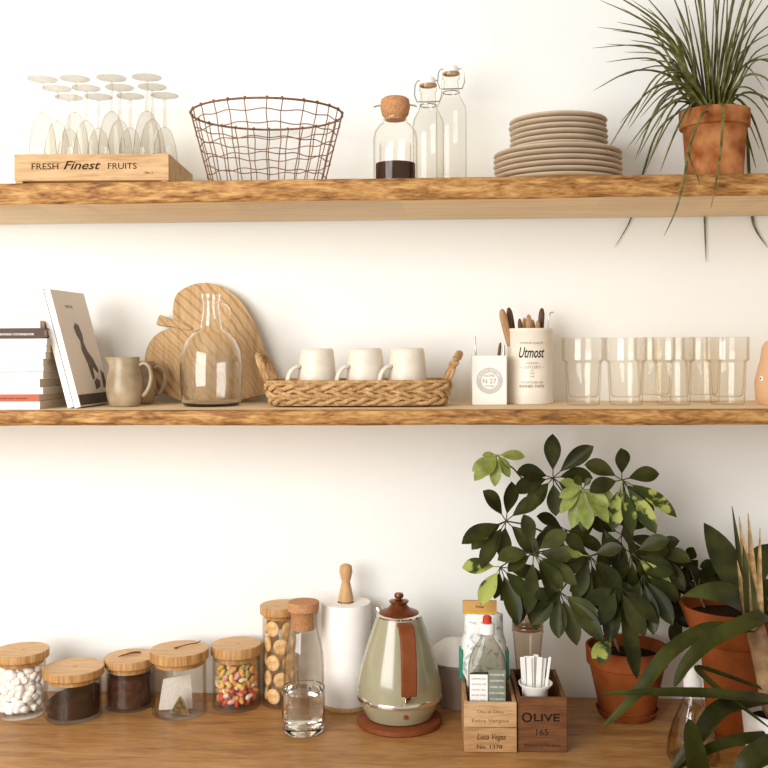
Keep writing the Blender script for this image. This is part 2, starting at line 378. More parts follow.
# ------------------------------------------------------------------ glass jar with stopper, two bottles
def profile(cx, y, z0, rows):
    out = []
    for hw, py in rows:
        q = at(cx, py, y); out.append((hw / sc(q), q.z - z0))
    return out
def shell(outer, th, base=.004):      # closed wall from an outer profile going base to lip
    inner = [(max(r - th, .0004), z) for r, z in outer if z > outer[0][1] + base]
    return [(0, outer[0][1])] + outer + [(inner[-1][0], outer[-1][1])] + inner[::-1][1:] + [(inner[0][0] * .96, outer[0][1] + base), (0, outer[0][1] + base)]
y = -.17; z0 = SHELF_Z + E
p = at(395.5, 170, y)
def pz(cx, py, yy, zz): return at(cx, py, yy).z - zz
hj = pz(395, 119, y, z0); r = 22 / sc(p)
t = thing('stoppered_jar', 'squat clear jar with cork ball stopper and dark coffee inside', 'jar', (p.x, p.y, z0))
b = MB(); b.lathe([(0, 0), (r * .97, 0), (r, .004), (r, hj * .72), (r * .93, hj * .82), (r * .72, hj * .91), (r * .55, hj * .95), (r * .53, hj + .003), (r * .56, hj + .005)], 48); b.build('glass_body', JARG, t, angle=70)
zz = pz(395, 113, y, z0); zt2 = pz(395, 97.5, y, z0)
b = MB(); b.lathe([(0, hj - .004), (r * .46, hj - .003), (r * .5, hj + .004), (r * .6, hj + .008), (r * .68, hj + (zt2 - hj) * .55), (r * .64, zt2 - .005), (r * .5, zt2 - .0005), (0, zt2 + .001)], 32); b.build('stopper', CORK, t)
b = MB(); b.tube([(s * r * .95, 0, zz + .014 - abs(s) * .0) if False else (r * .98 * cos(a), -.002, zz + .012 + .006 * sin(a)) for a in [pi * i / 10 for i in range(11)] for s in (1,)], .0018, 6); b.build('stopper_strap', STEEL, t)
b = MB(); hc = pz(395, 164, y, z0); b.lathe([(0, .003), (r * .9, .003), (r * .9, hc), (0, hc)], 32)
tag(b.build('coffee_beans', COFFEE, loc=(p.x, p.y, z0)), 'dark coffee filling the bottom of the stoppered jar', 'coffee', kind='stuff')
b = MB(); hi = pz(395, 144, y, z0); b.lathe([(r * .72, hc + .001), (r * .72, hi)], 32); b.build('inner_sleeve', JARG, t, angle=70)

def swing_bottle(cx, hw, ytop, yneckbot, ysh, yy, label):
    p = at(cx, 170, yy); r = hw / sc(p); t = thing('swing_top_bottle', label, 'bottle', (p.x, p.y, z0), 0, 'clear swing top bottles')
    zt = pz(cx, ytop, yy, z0); zn = pz(cx, yneckbot, yy, z0); zs = pz(cx, ysh, yy, z0)
    b = MB(); b.lathe([(0, 0), (r * .94, 0), (r, .005), (r, zs), (r * .95, zs + (zn - zs) * .3), (r * .68, zs + (zn - zs) * .7), (r * .5, zn), (r * .48, zt - .03), (r * .58, zt - .028), (r * .58, zt - .016), (r * .46, zt - .015)], 40)
    b.build('glass_body', BOTG, t, angle=60)
    b = MB(); b.lathe([(0, zt - .0145), (r * .5, zt - .0145), (r * .52, zt - .006), (r * .42, zt - .001), (0, zt)], 24); b.build('stopper', CERAM, t)
    b = MB(); b.lathe([(r * .47, zt - .0185), (r * .56, zt - .0185), (r * .56, zt - .0148), (r * .47, zt - .0148), (r * .47, zt - .0185)], 24); b.build('rubber_seal', pm('seal_rubber', 'b98a58'), t)
    w = r * .8; b = MB(); zb = zn + .004
    b.tube([(-w * .85, -.002, zt - .007), (-w * 1.05, -.002, zt - .016), (-w * 1.1, -.003, zb + .018), (-w * .9, -.004, zb + .004), (0, -r * .56, zb), (w * .9, -.004, zb + .004), (w * 1.1, -.003, zb + .018), (w * 1.05, -.002, zt - .016), (w * .85, -.002, zt - .007)], .0013, 6)
    b.tube([(-w * .85, -.002, zt - .007), (w * .85, -.002, zt - .007)], .0012, 6); b.tube(ring(r * .54, zb - .003, 24), .0012, 6, True); b.build('wire_bail', STEEL, t)
    return t
swing_bottle(428.5, 15.5, 77.5, 106, 126, -.2, 'clear swing top bottle standing next to the coffee jar')
swing_bottle(451.5, 15.2, 66, 93, 113, -.125, 'taller clear swing top bottle, farther from the coffee jar')

# ------------------------------------------------------------------ plates
yy = -.168; p = at(557.5, 150, yy); rl = 63.5 / sc(p); rs = 48.5 / sc(p)
ztop = at(557.5, 110, yy - rs).z - SHELF_Z; n1, n2 = 6, 6; step = ztop / (n1 + n2)
def plate(name, label, r):
    h = step - .0003; o = [(0, 0), (r * .6, 0), (r * .64, .0015), (r * .86, h * .42), (r * .985, h * .62), (r, h * .8), (r * .985, h), (r * .95, h * .98), (r * .8, h * .82), (r * .6, h * .55), (0, h * .5)]
    b = MB(); b.lathe(o, 64); t = b.build(name, PLATE, angle=60); return tag(t, label, 'plate')
ordn = ['bottom', 'second from the bottom', 'third from the bottom', 'fourth from the bottom', 'fifth from the bottom', 'topmost']
P1 = plate('dinner_plate', 'x', rl); P2 = plate('side_plate', 'x', rs)
for k in range(n1 + n2):
    big = k < n1; s = P1 if big else P2; o = s if k in (0, n1) else s.copy()
    if o is not s: COL.objects.link(o)
    o.location = (p.x + R.uniform(-.0015, .0015) + (0 if big else .001), p.y + R.uniform(-.001, .001), SHELF_Z + E + step * k); o.rotation_euler = (0, 0, R.uniform(0, 6))
    o['label'] = ('large beige stoneware plate, %s of the six large ones in the stack' if big else 'small beige stoneware plate, %s of the six small ones on the stack') % ordn[k % 6]
    o['group'] = 'large plates in the stack' if big else 'small plates on the stack'

# ------------------------------------------------------------------ rush plant
yy = -.165; p = at(714.5, 150, yy); S = sc(p); zz = SHELF_Z + E
rt, rb = 34.0 / S, 27 / S; hp = at(714.5, 112, yy).z - zz
t = thing('potted_rush_plant', 'spiky grassy plant in a small worn terracotta pot on the upper shelf', 'plant', (p.x, p.y, zz))
b = MB(); hb = hp - 17 / S
b.lathe([(0, 0), (rb, 0), (rt * .9, hb), (rt, hb + .001), (rt * 1.01, hp), (rt * .9, hp), (rt * .86, hp - .02), (0, hp - .021)], 48); b.build('pot', TERRA_OLD, t, bevel=.0015)
b = MB(); b.lathe([(0, hp - .0195), (rt * .5, hp - .016), (rt * .855, hp - .0195)], 24); b.build('soil', SOIL, t)
bl = MB(); wf = lambda w: (lambda q: w * (min(1, .5 + q * 3)) * (1 - q ** 3) + .0004)
o0 = Vector((p.x, p.y, zz))
def rush(pts, w):
    pts = [Vector(q) for q in pts]; out = []
    n = len(pts)
    for i in range(n - 1):
        a, b_, c, d = pts[max(i - 1, 0)], pts[i], pts[i + 1], pts[min(i + 2, n - 1)]
        for k in range(5):
            u = k / 5; out.append(.5 * ((2 * b_) + (c - a) * u + (2 * a - 5 * b_ + 4 * c - d) * u * u + (3 * b_ - a - 3 * c + d) * u ** 3))
    out.append(pts[-1]); N = len(out)
    bl.tube([q - o0 for q in out], [w / 2 * (1 - (i / (N - 1)) ** 3.5) + .0004 for i in range(N)], 6, flat=.55)
zc = zz + hp - .015
def base(a=None):
    a = R.uniform(0, 2 * pi) if a is None else a; r = R.uniform(.1, .55) * rt; return Vector((p.x + r * cos(a), p.y + r * sin(a), zc))
tips = [(600, 0), (622, 8), (640, 14), (597, 27), (592, 48), (615, 78), (655, 15), (606, 62), (630, 40), (648, 28), (670, -60), (690, -80), (700, -60), (712, -90), (722, -50), (735, -90), (748, -70), (760, -50), (775, -40), (790, -20), (800, 10), (768, -10), (778, 30), (790, 60), (688, 5), (704, 20), (745, 20), (757, 40), (665, -20), (680, -90), (727, -90), (755, -90), (770, -70), (696, -30), (735, 0), (750, -10), (772, 0), (610, -8), (632, 0), (648, 8), (606, 44), (617, 22), (640, 60), (660, 66), (795, 35), (780, 50), (688, -40), (718, 10), (765, 10), (676, 18), (662, 45), (715, -20), (728, -30), (640, -10), (652, -50), (742, -30), (785, -80), (624, 52), (612, 30)]
for tx, ty in tips:
    e = at(tx, ty, p.y + R.uniform(-.1, .1)); e.y = min(e.y, -.02); s0 = base(atan2(R.uniform(-.6, .6), (e.x - p.x)))
    mid = s0.lerp(e, .5) + Vector((0, 0, .025 + .05 * min(1, abs(e.x - p.x) / .25)))
    rush([s0, s0.lerp(mid, .5) + Vector((0, 0, .004)), mid, e], R.uniform(.006, .0088))
for tx, ty, up in [(580, 112, 30), (606, 140, 30), (618, 158, 25), (610, 150, 34), (625, 168, 30), (645, 172, 30), (660, 172, 24), (635, 160, 44), (650, 160, 36), (790, 110, 34), (800, 140, 30), (785, 160, 36), (770, 168, 34), (795, 90, 40), (648, 100, 30), (765, 90, 34), (640, 118, 26), (655, 130, 30), (622, 130, 36), (780, 128, 30), (668, 150, 20), (756, 168, 22), (615, 140, 46), (634, 146, 28), (760, 150, 24), (600, 160, 44), (642, 138, 34), (650, 118, 22)]:
    e = at(tx, ty, p.y + R.uniform(-.09, .06)); e.y = max(-.3, min(e.y, -.02)); e.y = -.312 if tx < 630 else e.y; e.z = max(e.z, zz + .004); s0 = base(atan2(R.uniform(-.5, .5), (e.x - p.x)))
    k = up / S; m1 = s0.lerp(e, .3) + Vector((0, 0, k * .9 + .01)); m1.z = max(m1.z, zz + hp + .012); m2 = s0.lerp(e, .65) + Vector((0, 0, k))
    rush([s0, m1, m2, e], R.uniform(.006, .0085))
def over(wp, w=.0055): rush([base(0 if False else R.uniform(3.6, 5.8))] + [at(*q) for q in wp], w)
over([(704, 112, -.24), (690, 145, -.285), (684, 180, -.335), (676, 210, -.338), (664, 236, -.335)])
over([(722, 104, -.24), (722, 135, -.28), (718, 170, -.335), (711, 208, -.338)])
over([(712, 100, -.22), (700, 120, -.27), (689, 150, -.29), (698, 178, -.332), (700, 186, -.332)], .004)
def back(wp): rush([base(R.uniform(.8, 2.3))] + [at(*q) for q in wp], .0075)
back([(690, 108, -.09), (660, 128, -.03), (644, 170, -.006), (632, 216, -.006), (615, 247, -.006)])
back([(706, 104, -.1), (704, 125, -.03), (704, 170, -.006), (704.5, 216, -.006), (706, 262, -.006)])
back([(735, 106, -.1), (746, 130, -.03), (749, 170, -.006), (752, 216, -.006), (757, 232, -.006), (768, 248, -.006)])
bl.build('foliage', RUSH, t, angle=60)
# saucer
# ------------------------------------------------------------------ lower shelf: magazines and leaning books
y = -.285; zc = MID_Z + E
bounds = [207, 245, 296, 328, 363, 398, 431, 461, 498, 540, 575, 610, 650]
rights = [205, 226, 238, 236, 232, 222, 225, 222, 205, 220, 200, 205]
sp = ['ffffff'] * 12
desc = ['white magazine with tiny spine print, topmost of the stack', 'dark brown book with pale spine lettering near the top of the stack', 'plain white magazine directly under the dark brown book',
        'white magazine, second below the dark brown book', 'white magazine, third below the dark brown book', 'white magazine with faint grey spine lettering in mid stack', 'white magazine directly above the one with a thin black spine line',
        'white magazine with a thin black line along its spine top', 'white magazine, second above the orange spine in the stack', 'white magazine directly above the orange one in the stack'.replace('directly above', 'second above') , 'x', 'x']
desc[9] = 'white magazine lying directly on the orange spined one'; desc[10] = 'orange spined magazine, second from the bottom of the stack'; desc[11] = 'white magazine at the very bottom of the stack'
zs = [at(20, 280 + c / 5.12, y).z for c in bounds]; k0 = (zs[0] - zc) / (zs[0] - zs[-1]); zs = [zc + (v - zs[-1]) * k0 for v in zs]
BK = {1: pm('brown_cover', '4a3122', rough=.6), 10: pm('orange_cover', 'b5573a', rough=.6)}
WC = pm('white_cover', 'f3f0ec', rough=.5, vary=.015)
for k in range(11, -1, -1):
    zb, zt = zs[k + 1], zs[k] - .0005; th = zt - zb; xr = at(rights[k] / 5.12, 360, y).x; L = .29 if k != 1 else .275; dp = .215 if k != 1 else .2
    t = thing('magazine' if k != 1 else 'book', desc[k], 'magazine' if k != 1 else 'book', (xr - L / 2, y + R.uniform(-.002, .002), zb), radians(R.uniform(-.6, .6)), 'magazines stacked at the shelf end')
    c = .0006 if k != 1 else .002; cm = BK.get(k, WC)
    b = MB(); b.span((-L / 2, .0, 0), (L / 2, c, th)); b.span((-L / 2, c, 0), (L / 2, dp, c)); b.span((-L / 2, c, th - c), (L / 2, dp, th)); b.build('cover', cm, t)
    b = MB(); e = .0004 if k != 1 else .004; b.span((-L / 2 + e, c + .0002, c + .0001), (L / 2 - e, dp - e, th - c - .0001)); b.build('pages', PAGES, t)
    if k == 1: text('WOOD SMOKE COOKBOOK', .0042, WHITEINK, t, (.068, -.0001, th * .3), width=.1, bold=.02)
    if k == 0:
        text('CEREAL', .0038, GREYINK, t, (.095, -.0001, th * .25))
    if k == 5: text('the gentle issue', .0022, GREYINK, t, (.085, -.0001, th * .35), width=.024)
    if k == 10: text('THE ISSUE OF HOME AND GARDEN', .003, INK, t, (.07, -.0001, th * .3), width=.1)
    if k in (2, 3, 6, 8, 9, 11):
        b = MB(); b.span((-L / 2, -.0002, th - .0006), (L / 2, 0, th - .0001)); b.build('spine_line', GREYINK, t)
    if k == 7:
        b = MB(); b.span((-L / 2, -.0003, th - .0016), (L / 2, 0, th - .0006)); b.build('spine_line', INK, t)
piv = at(80.5, 406, -.262); ang = radians(15); BT = .0125; BH = .25; BW = .168
COVG = pm('grey_cover', 'e6dbce', rough=.45, vary=.04, scale=8); CWHITE = pm('book_white', 'f1eee9', rough=.5)
def lean_book(idx, label):
    # local: x from -BT..0 (cover face at x = 0), y 0..BW, z 0..BH
    t = thing('book', label, 'book', (piv.x - idx * (BT + .0016) / cos(ang), piv.y, MID_Z + BT * sin(ang) + .0006))
    t.rotation_euler = (Matrix.Rotation(radians(-4), 3, 'Z') @ Matrix.Rotation(-ang, 3, 'Y')).to_euler()
    b = MB(); b.span((-BT, 0, 0), (0, .0015, BH)); b.span((-BT, .0015, 0), (-BT + .0012, BW, BH)); b.build('back_cover', CWHITE, t)
    b = MB(); b.span((-.0012, .0015, 0), (0, BW, BH)); fc = b.build('front_cover', COVG if idx == 0 else CWHITE, t)
    b = MB(); b.span((-BT + .0015, .0018, .002), (-.0015, BW - .003, BH - .002)); b.build('pages', PAGES, t)
    return t, fc
t, fc = lean_book(0, 'tilted book with grey photo cover, nearer the stoneware jug')
PHB = pm('photo_brown', '5a4636', rough=.5, vary=.15, scale=60); PHD = pm('photo_dark', '4c4237', rough=.5, vary=.2, scale=40)
def decal(outl, mat, name, par):   # y,z outline raised on the cover face
    b = MB(); n = len(outl); b.add([(.0001, a, c) for a, c in outl] + [(.0004, a, c) for a, c in outl], [tuple(range(n)), tuple(range(2 * n - 1, n - 1, -1))] + [(k, k + n, (k + 1) % n + n, (k + 1) % n) for k in range(n)]); return b.build(name, mat, par, flat=True)
u = lambda a, c: (a * BW, c * BH)
decal([u(.02, .01), u(.99, .01), u(.99, .10), u(.02, .10)], PHD, 'dark_band', fc)
decal([u(.40, .68), u(.47, .72), u(.56, .70), u(.60, .62), u(.58, .54), u(.63, .47), u(.74, .40), u(.82, .30), u(.78, .27), u(.66, .33), u(.64, .22), u(.57, .22), u(.54, .36), u(.46, .48), u(.49, .56), u(.43, .61)], PHB, 'figure_print', fc)
decal([u(.6, .13), u(.74, .15), u(.78, .2), u(.7, .23), u(.6, .2)], PHB, 'shadow_print', fc)
decal([u(.84, .14), u(.95, .14), u(.96, .27), u(.88, .3)], PHB, 'object_print', fc)
text('KINFOLK', .006, GREYINK, fc, (.0001, BW * .42, BH * .85), rot=(pi / 2, 0, pi / 2), width=.036)
lean_book(1, 'tilted white book, nearer the magazine stack')

# ------------------------------------------------------------------ jug
z0 = MID_Z + E
def jug(cx, y, w, ytop, label, rz):
    p = at(cx, 400, y); S = sc(p); hj = at(cx, ytop, y).z - z0; k = w / 18 / S
    t = thing('pitcher', label, 'jug', (p.x, p.y, z0), rz, 'stoneware jugs on the lower shelf')
    def spout(a, z):
        q = max(0, (z / hj - .7) / .3); d = abs((a - pi + pi) % (2 * pi) - pi); return 1 + .42 * q * q * math.exp(-(d / .45) ** 2)
    pr = [(0, 0), (13 * k, 0), (15.5 * k, .003), (18 * k, hj * .22), (18.8 * k, hj * .38), (18 * k, hj * .55), (15.6 * k, hj * .74), (14.6 * k, hj * .85), (15.8 * k, hj)]
    b = MB(); b.lathe(shell(pr, .004, .006), 48, fn=spout); b.build('body', JUGC, t, angle=70)
    b = MB(); b.tube([(14.2 * k, 0, hj * .80), (19 * k, 0, hj * .9), (26 * k, 0, hj * .84), (29 * k, 0, hj * .62), (26.5 * k, 0, hj * .38), (21.5 * k, 0, hj * .24), (17.4 * k, 0, hj * .2)], .0052, 10); b.build('handle', JUGC, t, sub=1)
jug(124.5, -.185, 17.5, 357, 'small speckled stoneware jug beside the tilted book, in front of its twin', 0)
jug(139.5, -.092, 16.5, 361, 'small speckled stoneware jug mostly hidden behind its twin', radians(4))

# ------------------------------------------------------------------ heart board leaning on the wall
tilt = radians(7); yb = -.060
def cpx(x, yy): return (90 + x / 3.84, 270 + yy / 3.84)
hout = [(330, 222), (318, 190), (312, 150), (325, 95), (370, 62), (430, 49), (500, 64), (570, 115), (620, 190), (655, 270), (682, 345), (706, 400), (716, 440), (700, 468), (650, 484), (600, 496), (540, 506), (480, 510), (420, 510), (350, 500), (290, 475), (245, 440), (217, 385), (212, 330), (230, 275), (270, 238), (310, 225)]
def smooth(pts, n=4):
    out = []; N = len(pts)
    for i in range(N):
        a, b_, c, d = pts[i - 1], pts[i], pts[(i + 1) % N], pts[(i + 2) % N]
        for k in range(n):
            u_ = k / n; out.append(tuple(.5 * ((2 * b_[j]) + (c[j] - a[j]) * u_ + (2 * a[j] - 5 * b_[j] + 4 * c[j] - d[j]) * u_ ** 2 + (3 * b_[j] - a[j] - 3 * c[j] + d[j]) * u_ ** 3) for j in (0, 1)))
    return out
o0 = at(*cpx(480, 510), yb); o0.z = MID_Z + .001
def toloc(q, yy=yb): v = at(*cpx(*q), yy); return (v.x - o0.x, (v.z - o0.z) / cos(tilt))
ol = [toloc(q, -.045) for q in smooth(hout)]; mz = min(q[1] for q in ol); ol = [(x, z - mz) for x, z in ol]
t = thing('heart_shaped_board', 'large carved wooden heart-shaped board with a stem leaning on the wall', 'board', (o0.x, yb, MID_Z + .0006)); t.rotation_euler = (-tilt, 0, 0)
b = MB(); b.prism(ol, 0, .016); hb = b.build('board', BOARD, t, bevel=.004, seg=3)
b = MB()
so = [(384, 232), (350, 230), (310, 220), (256, 214), (252, 204), (262, 176), (278, 178), (312, 192), (350, 205), (386, 222)]
so = [toloc(q, -.05) for q in smooth(so, 3)]; b.prism([(x, z - mz) for x, z in so], -.004, .012); b.build('stem', BOARD, t, bevel=.003)

# ------------------------------------------------------------------ growler bottle
y = -.17; p = at(211.5, 401, y); S = sc(p)
t = thing('jug_bottle', 'round clear glass flagon with a tiny neck handle before the heart board', 'bottle', (p.x, p.y, z0))
pr = profile(211.5, y, z0, [(27, 402.5), (29.5, 398), (31, 380), (31.2, 362), (29.5, 348), (25, 337), (18, 329.5), (11.5, 326), (11, 322), (9.2, 312), (8.2, 300), (9.6, 296), (9.6, 291)])
z_ = pr[0][1]; pr = [(r, q - z_) for r, q in pr]
b = MB(); b.lathe(shell(pr, .003, .006), 56); b.build('body', GLASS, t, angle=70)
zn = at(211.5, 316, y).z - z0
b = MB(); b.tube([(9.2 / S, 0, zn + 13 / S), (15 / S, 0, zn + 12 / S), (20 / S, 0, zn + 7 / S), (20 / S, 0, zn - 1 / S), (15 / S, 0, zn - 7 / S), (10.6 / S, 0, zn - 8 / S)], .0022, 8); b.build('finger_handle', GLASS, t, sub=1)

# ------------------------------------------------------------------ woven tray with mugs
y = -.165; pl, prr = at(269, 400, y), at(450, 400, y); cx = (pl.x + prr.x) / 2; hl = (prr.x - pl.x) / 2; dd = .085; p = Vector((cx, y, z0)); S = sc(p)
ht = at(362, 380, y - dd).z - z0
t = thing('woven_tray', 'long braided seagrass tray with a raised loop handle holding three mugs', 'tray', p)
def rr_(hx, hy, z, n=72, e=5):
    out = []
    for i in range(n):
        a = 2 * pi * i / n; c, s_ = cos(a), sin(a); k = (abs(c) ** e + abs(s_) ** e) ** (-1 / e); out.append(Vector((hx * c * k, hy * s_ * k, z)))
    return out
b = MB(); bo = rr_(hl - .012, dd - .008, .003); b.add([q for q in bo] + [q + Vector((0, 0, .005)) for q in bo], [tuple(range(72)), tuple(range(143, 71, -1))] + [(k, 72 + k, 72 + (k + 1) % 72, (k + 1) % 72) for k in range(72)]); b.build('base', WICK, t)
b = MB(); rows = 3
for q in range(rows):
    f0 = (q + .5) / rows; hx = hl - .014 + .012 * f0; hy = dd - .010 + .008 * f0; z = .006 + (ht - .012) * f0; loop = rr_(hx, hy, z, 150, 6)
    for s_ in (0, 1):      # two strands braided around each course
        pts = []
        for i, v in enumerate(loop):
            out = Vector((v.x, v.y, 0)).normalized(); ph = i * 2 * pi / 8 + s_ * pi + q * 1.7
            pts.append(v + out * (.0042 * sin(ph)) + Vector((0, 0, .0058 * cos(ph) * (1 if q % 2 else -1))))
        b.tube(pts, .0052, 6, True)
b.build('braided_side', WICK, t, angle=60)
b = MB(); b.tube(rr_(hl - .001, dd - .001, ht - .004, 96, 6), .0036, 8, True); b.build('rim', WICK, t)
for s_ in (-1, 1):
    b = MB(); hz = at(450, 353, y).z - z0; w = dd * .62; e = .026
    arch = [Vector((s_ * (hl - .006 + e * (sin(pi * i / 16) ** .8)), w * cos(pi * i / 16) , ht - .006 + (hz - ht + .004) * (sin(pi * i / 16) ** .6))) for i in range(17)]
    for k in range(3):
        pts = [v + Vector((.0045 * cos(i * 1.1 + k * 2.1), 0, .0045 * sin(i * 1.1 + k * 2.1))) for i, v in enumerate(arch)]
        b.tube(pts, .0055, 7)
    b.build('handle', WICK, t, sub=1)
MUGH = at(365, 348.3, y).z - z0 - .0086
def mug():
    t = thing('mug', 'x', 'mug', (0, 0, 0)); h = MUGH
    pr = [(.0425, 0), (.0428, .003), (.0415, h * .3), (.0385, h * .7), (.0358, h * .94), (.0335, h - .0006), (.03, h)]
    b = MB(); b.lathe(pr + [(0, h - .0002), (0, h - .004), (.032, h - .005), (.036, h * .7), (.039, h * .3), (.0405, 0), (.0425, 0)], 48); b.build('cup', MUGC, t, angle=60)
    b = MB(); pts = [(-.036, -.014, h * .66), (-.048, -.019, h * .66), (-.059, -.023, h * .58), (-.066, -.026, h * .42), (-.065, -.026, h * .26), (-.055, -.022, h * .15), (-.039, -.015, h * .13)]
    b.tube(pts, .0068, 10, flat=.7); b.build('handle', MUGC, t, sub=1)
    return t
m0 = mug()
for k, (px, a) in enumerate(((317, 14), (365.5, 14), (407.5, 14))):
    q = m0 if k == 0 else copy_tree(m0); c = at(px, 390, y); 
    q.location = (c.x, c.y, z0 + .0086); q.scale = (1, 1, 1); q.rotation_euler = (0, 0, radians(a)); q['group'] = 'cream mugs upside down in the tray'
    q['label'] = 'cream mug upside down in the woven tray, ' + ('nearest the glass flagon', 'between the other two mugs', 'nearest the white square holder')[k]
MUGTOP = at(365, 348.3, y).z - z0 - .0086

# ------------------------------------------------------------------ square holder, tin, cutlery
y = -.17; a, c = at(472.3, 404, y), at(507, 404, y); w = c.x - a.x; hh = at(490, 355.5, y).z - z0; p = Vector(((a.x + c.x) / 2, y, z0))
t = thing('square_holder', 'white square ceramic holder with a round grey stamp', 'holder', p)
b = MB(); th = .0035
b.v = []; o = [(-1, -1), (1, -1), (1, 1), (-1, 1)]
vs = [Vector((x * w / 2, w / 2 + s_ * w / 2, 0)) for x, s_ in o] + [Vector((x * w / 2, w / 2 + s_ * w / 2, hh)) for x, s_ in o] + [Vector((x * (w / 2 - th), w / 2 + s_ * (w / 2 - th), hh)) for x, s_ in o] + [Vector((x * (w / 2 - th), w / 2 + s_ * (w / 2 - th), th)) for x, s_ in o]
b.add(vs, [(3, 2, 1, 0)] + [(i + q, (i + 1) % 4 + q, (i + 1) % 4 + q + 4, i + q + 4) for q in (0, 4, 8) for i in range(4)] + [(12, 13, 14, 15)])
b.build('cup', CERAM, t, bevel=.0018, seg=3)
def arc_text(body, rad, h, mat, par, cz, yy, a0, a1, inward=False, name='lettering'):
    n = len(body)
    for i, ch in enumerate(body):
        if ch == ' ': continue
        a = a0 + (a1 - a0) * (i + .5) / n
        text(ch, h, mat, par, (rad * sin(a), yy, cz + rad * cos(a)), rot=(pi / 2, a + (pi if inward else 0), 0), name=name)
b = MB(); rs = 13.2 / sc(p); cz = hh * .49
def annulus(b, r0, r1, yy, cz, n=48):
    vs = []; 
    for r in (r0, r1):
        for d in (0, -.0003): vs += [(r * sin(2 * pi * i / n), yy + d, cz + r * cos(2 * pi * i / n)) for i in range(n)]
    fs = []
    for i in range(n):
        j = (i + 1) % n
        fs += [(i, j, n + j, n + i), (2 * n + i, 2 * n + j, 3 * n + j, 3 * n + i), (n + i, n + j, 3 * n + j, 3 * n + i), (i, j, 2 * n + j, 2 * n + i)]
    b.add(vs, fs)
STAMP = pm('pale_stamp_ink', 'c4bfba', rough=.6, spec=.2)
annulus(b, rs * .63, rs, 0, cz); b.build('stamp_ring', STAMP, t, flat=True)
text('N 27', rs * .36, GREYINK, t, (0, -.0001, cz - rs * .2), name='stamp_lettering')
text('HOME', rs * .2, GREYINK, t, (0, -.0001, cz + rs * .28), name='stamp_lettering'); text('KITCHEN', rs * .17, GREYINK, t, (0, -.0001, cz - rs * .48), name='stamp_lettering', width=rs * .7)
arc_text('DESIGN LETTERS', rs * .81 - rs * .1, rs * .2, WHITEINK, t, cz, -.0004, -1.35, 1.35, name='stamp_lettering')
HOLD = p.copy()
def stick(name, label, cat, base, tip, rad, mat, group, blunt=True, blade=None):
    # handle with rounded end, narrow blade going down into the holder
    base, tip = Vector(base), Vector(tip); d = (tip - base); L = d.length
    t = thing(name, label, cat, base, 0, group); d.normalize()
    ax = d.to_track_quat('Z', 'Y').to_matrix()
    hl_ = min(.085, L * .6); 
    b = MB(); pts = [d * (L - hl_ + hl_ * i / 8) for i in range(9)]; b.tube(pts, [rad * (.72 + .38 * sin(pi * (i / 8) * .75)) * (.45 if i == 8 else 1) for i in range(9)], 8, flat=.6, ref=(0, 1, 0)); b.build('handle', mat, t, sub=1)
    b = MB(); pts = [d * ((L - hl_ + .001) * i / 5) for i in range(6)]; b.tube(pts, [rad * .35, rad * .7, rad * .75, rad * .6, rad * .4, rad * .35], 8, flat=.25, ref=(0, 1, 0)); b.build('blade', STEEL, t)
    return t
for px, py, bx, lab in ((474.6, 336, 479, 'thin dark utensil sticking up at the holder corner away from the tin'),):
    e = at(px, py, y + .02); s_ = at(bx, 400, y + .025); s_.z = z0 + .0045
    b = MB(); t2 = thing('teaspoon', lab, 'spoon', s_); d = e - s_; b.tube([d * 0, d * .5, d * .85, d], [.0016, .0014, .0019, .0022], 8); b.build('handle', STEEL, t2); b = MB(); b.ell((0, 0, .009), (.008, .003, .012)); 
    b.build('bowl', STEEL, t2)
for i, (px, py, bx) in enumerate(((500.5, 342, 494), (504.5, 344.5, 499))):
    e = at(px, py, y + .03); s_ = at(bx, 400, y + .03); s_.z = z0 + .0045
    stick('small_spreader', ('darker', 'shorter')[i] + ' small spreader in the white holder beside the tin', 'knife', s_, e, .0036 if i == 0 else .0028, KNIFEW if i == 0 else STEEL, 'spreaders in the white holder')
y = -.10; cx = 530; p = at(cx, 400, y); S = sc(p); rt_ = 22.6 / S; hh = at(cx, 328.5, y).z - z0
t = thing('utensil_tin', 'cream round tin printed with the word Utmost holding cutlery', 'tin', (p.x, p.y, z0))
b = MB(); b.lathe([(0, 0), (rt_, 0), (rt_ * 1.015, .001), (rt_ * 1.015, .003), (rt_, .004), (rt_, hh - .008), (rt_ * 1.012, hh - .007), (rt_ * 1.02, hh - .003), (rt_ * 1.0, hh), (rt_ * .96, hh - .001), (rt_ * .96, .003), (0, .003)], 56); b.build('can', TIN, t)
bz = rt_ + .0001
def tt(s_, py, h, mat, w=None, shear=0, bold=0): text(s_, h, mat, t, (0, -bz, at(cx, py, y - rt_).z - z0), bend=bz, width=w, shear=shear, bold=bold)
tt('SUPERIOR QUALITY', 344, .0045, GREYINK, 24 / S)
tt('Utmost', 357.5, .022, INK, 26 / S, .38, .012)
tt('LONDON', 364, .0035, GREYINK, 12 / S); tt('~ CUTLERY ~', 368.5, .006, GREYINK, 24 / S)
tt('FINE', 370.8, .002, GREYINK); tt('TABLE', 373.8, .0025, GREYINK); tt('WARE', 377, .0025, GREYINK)
tt('FOR KITCHEN USE', 383.5, .0045, GREYINK, 22 / S); tt('REFINED TASTE', 387.5, .0055, GREYINK, 25 / S, bold=.02)
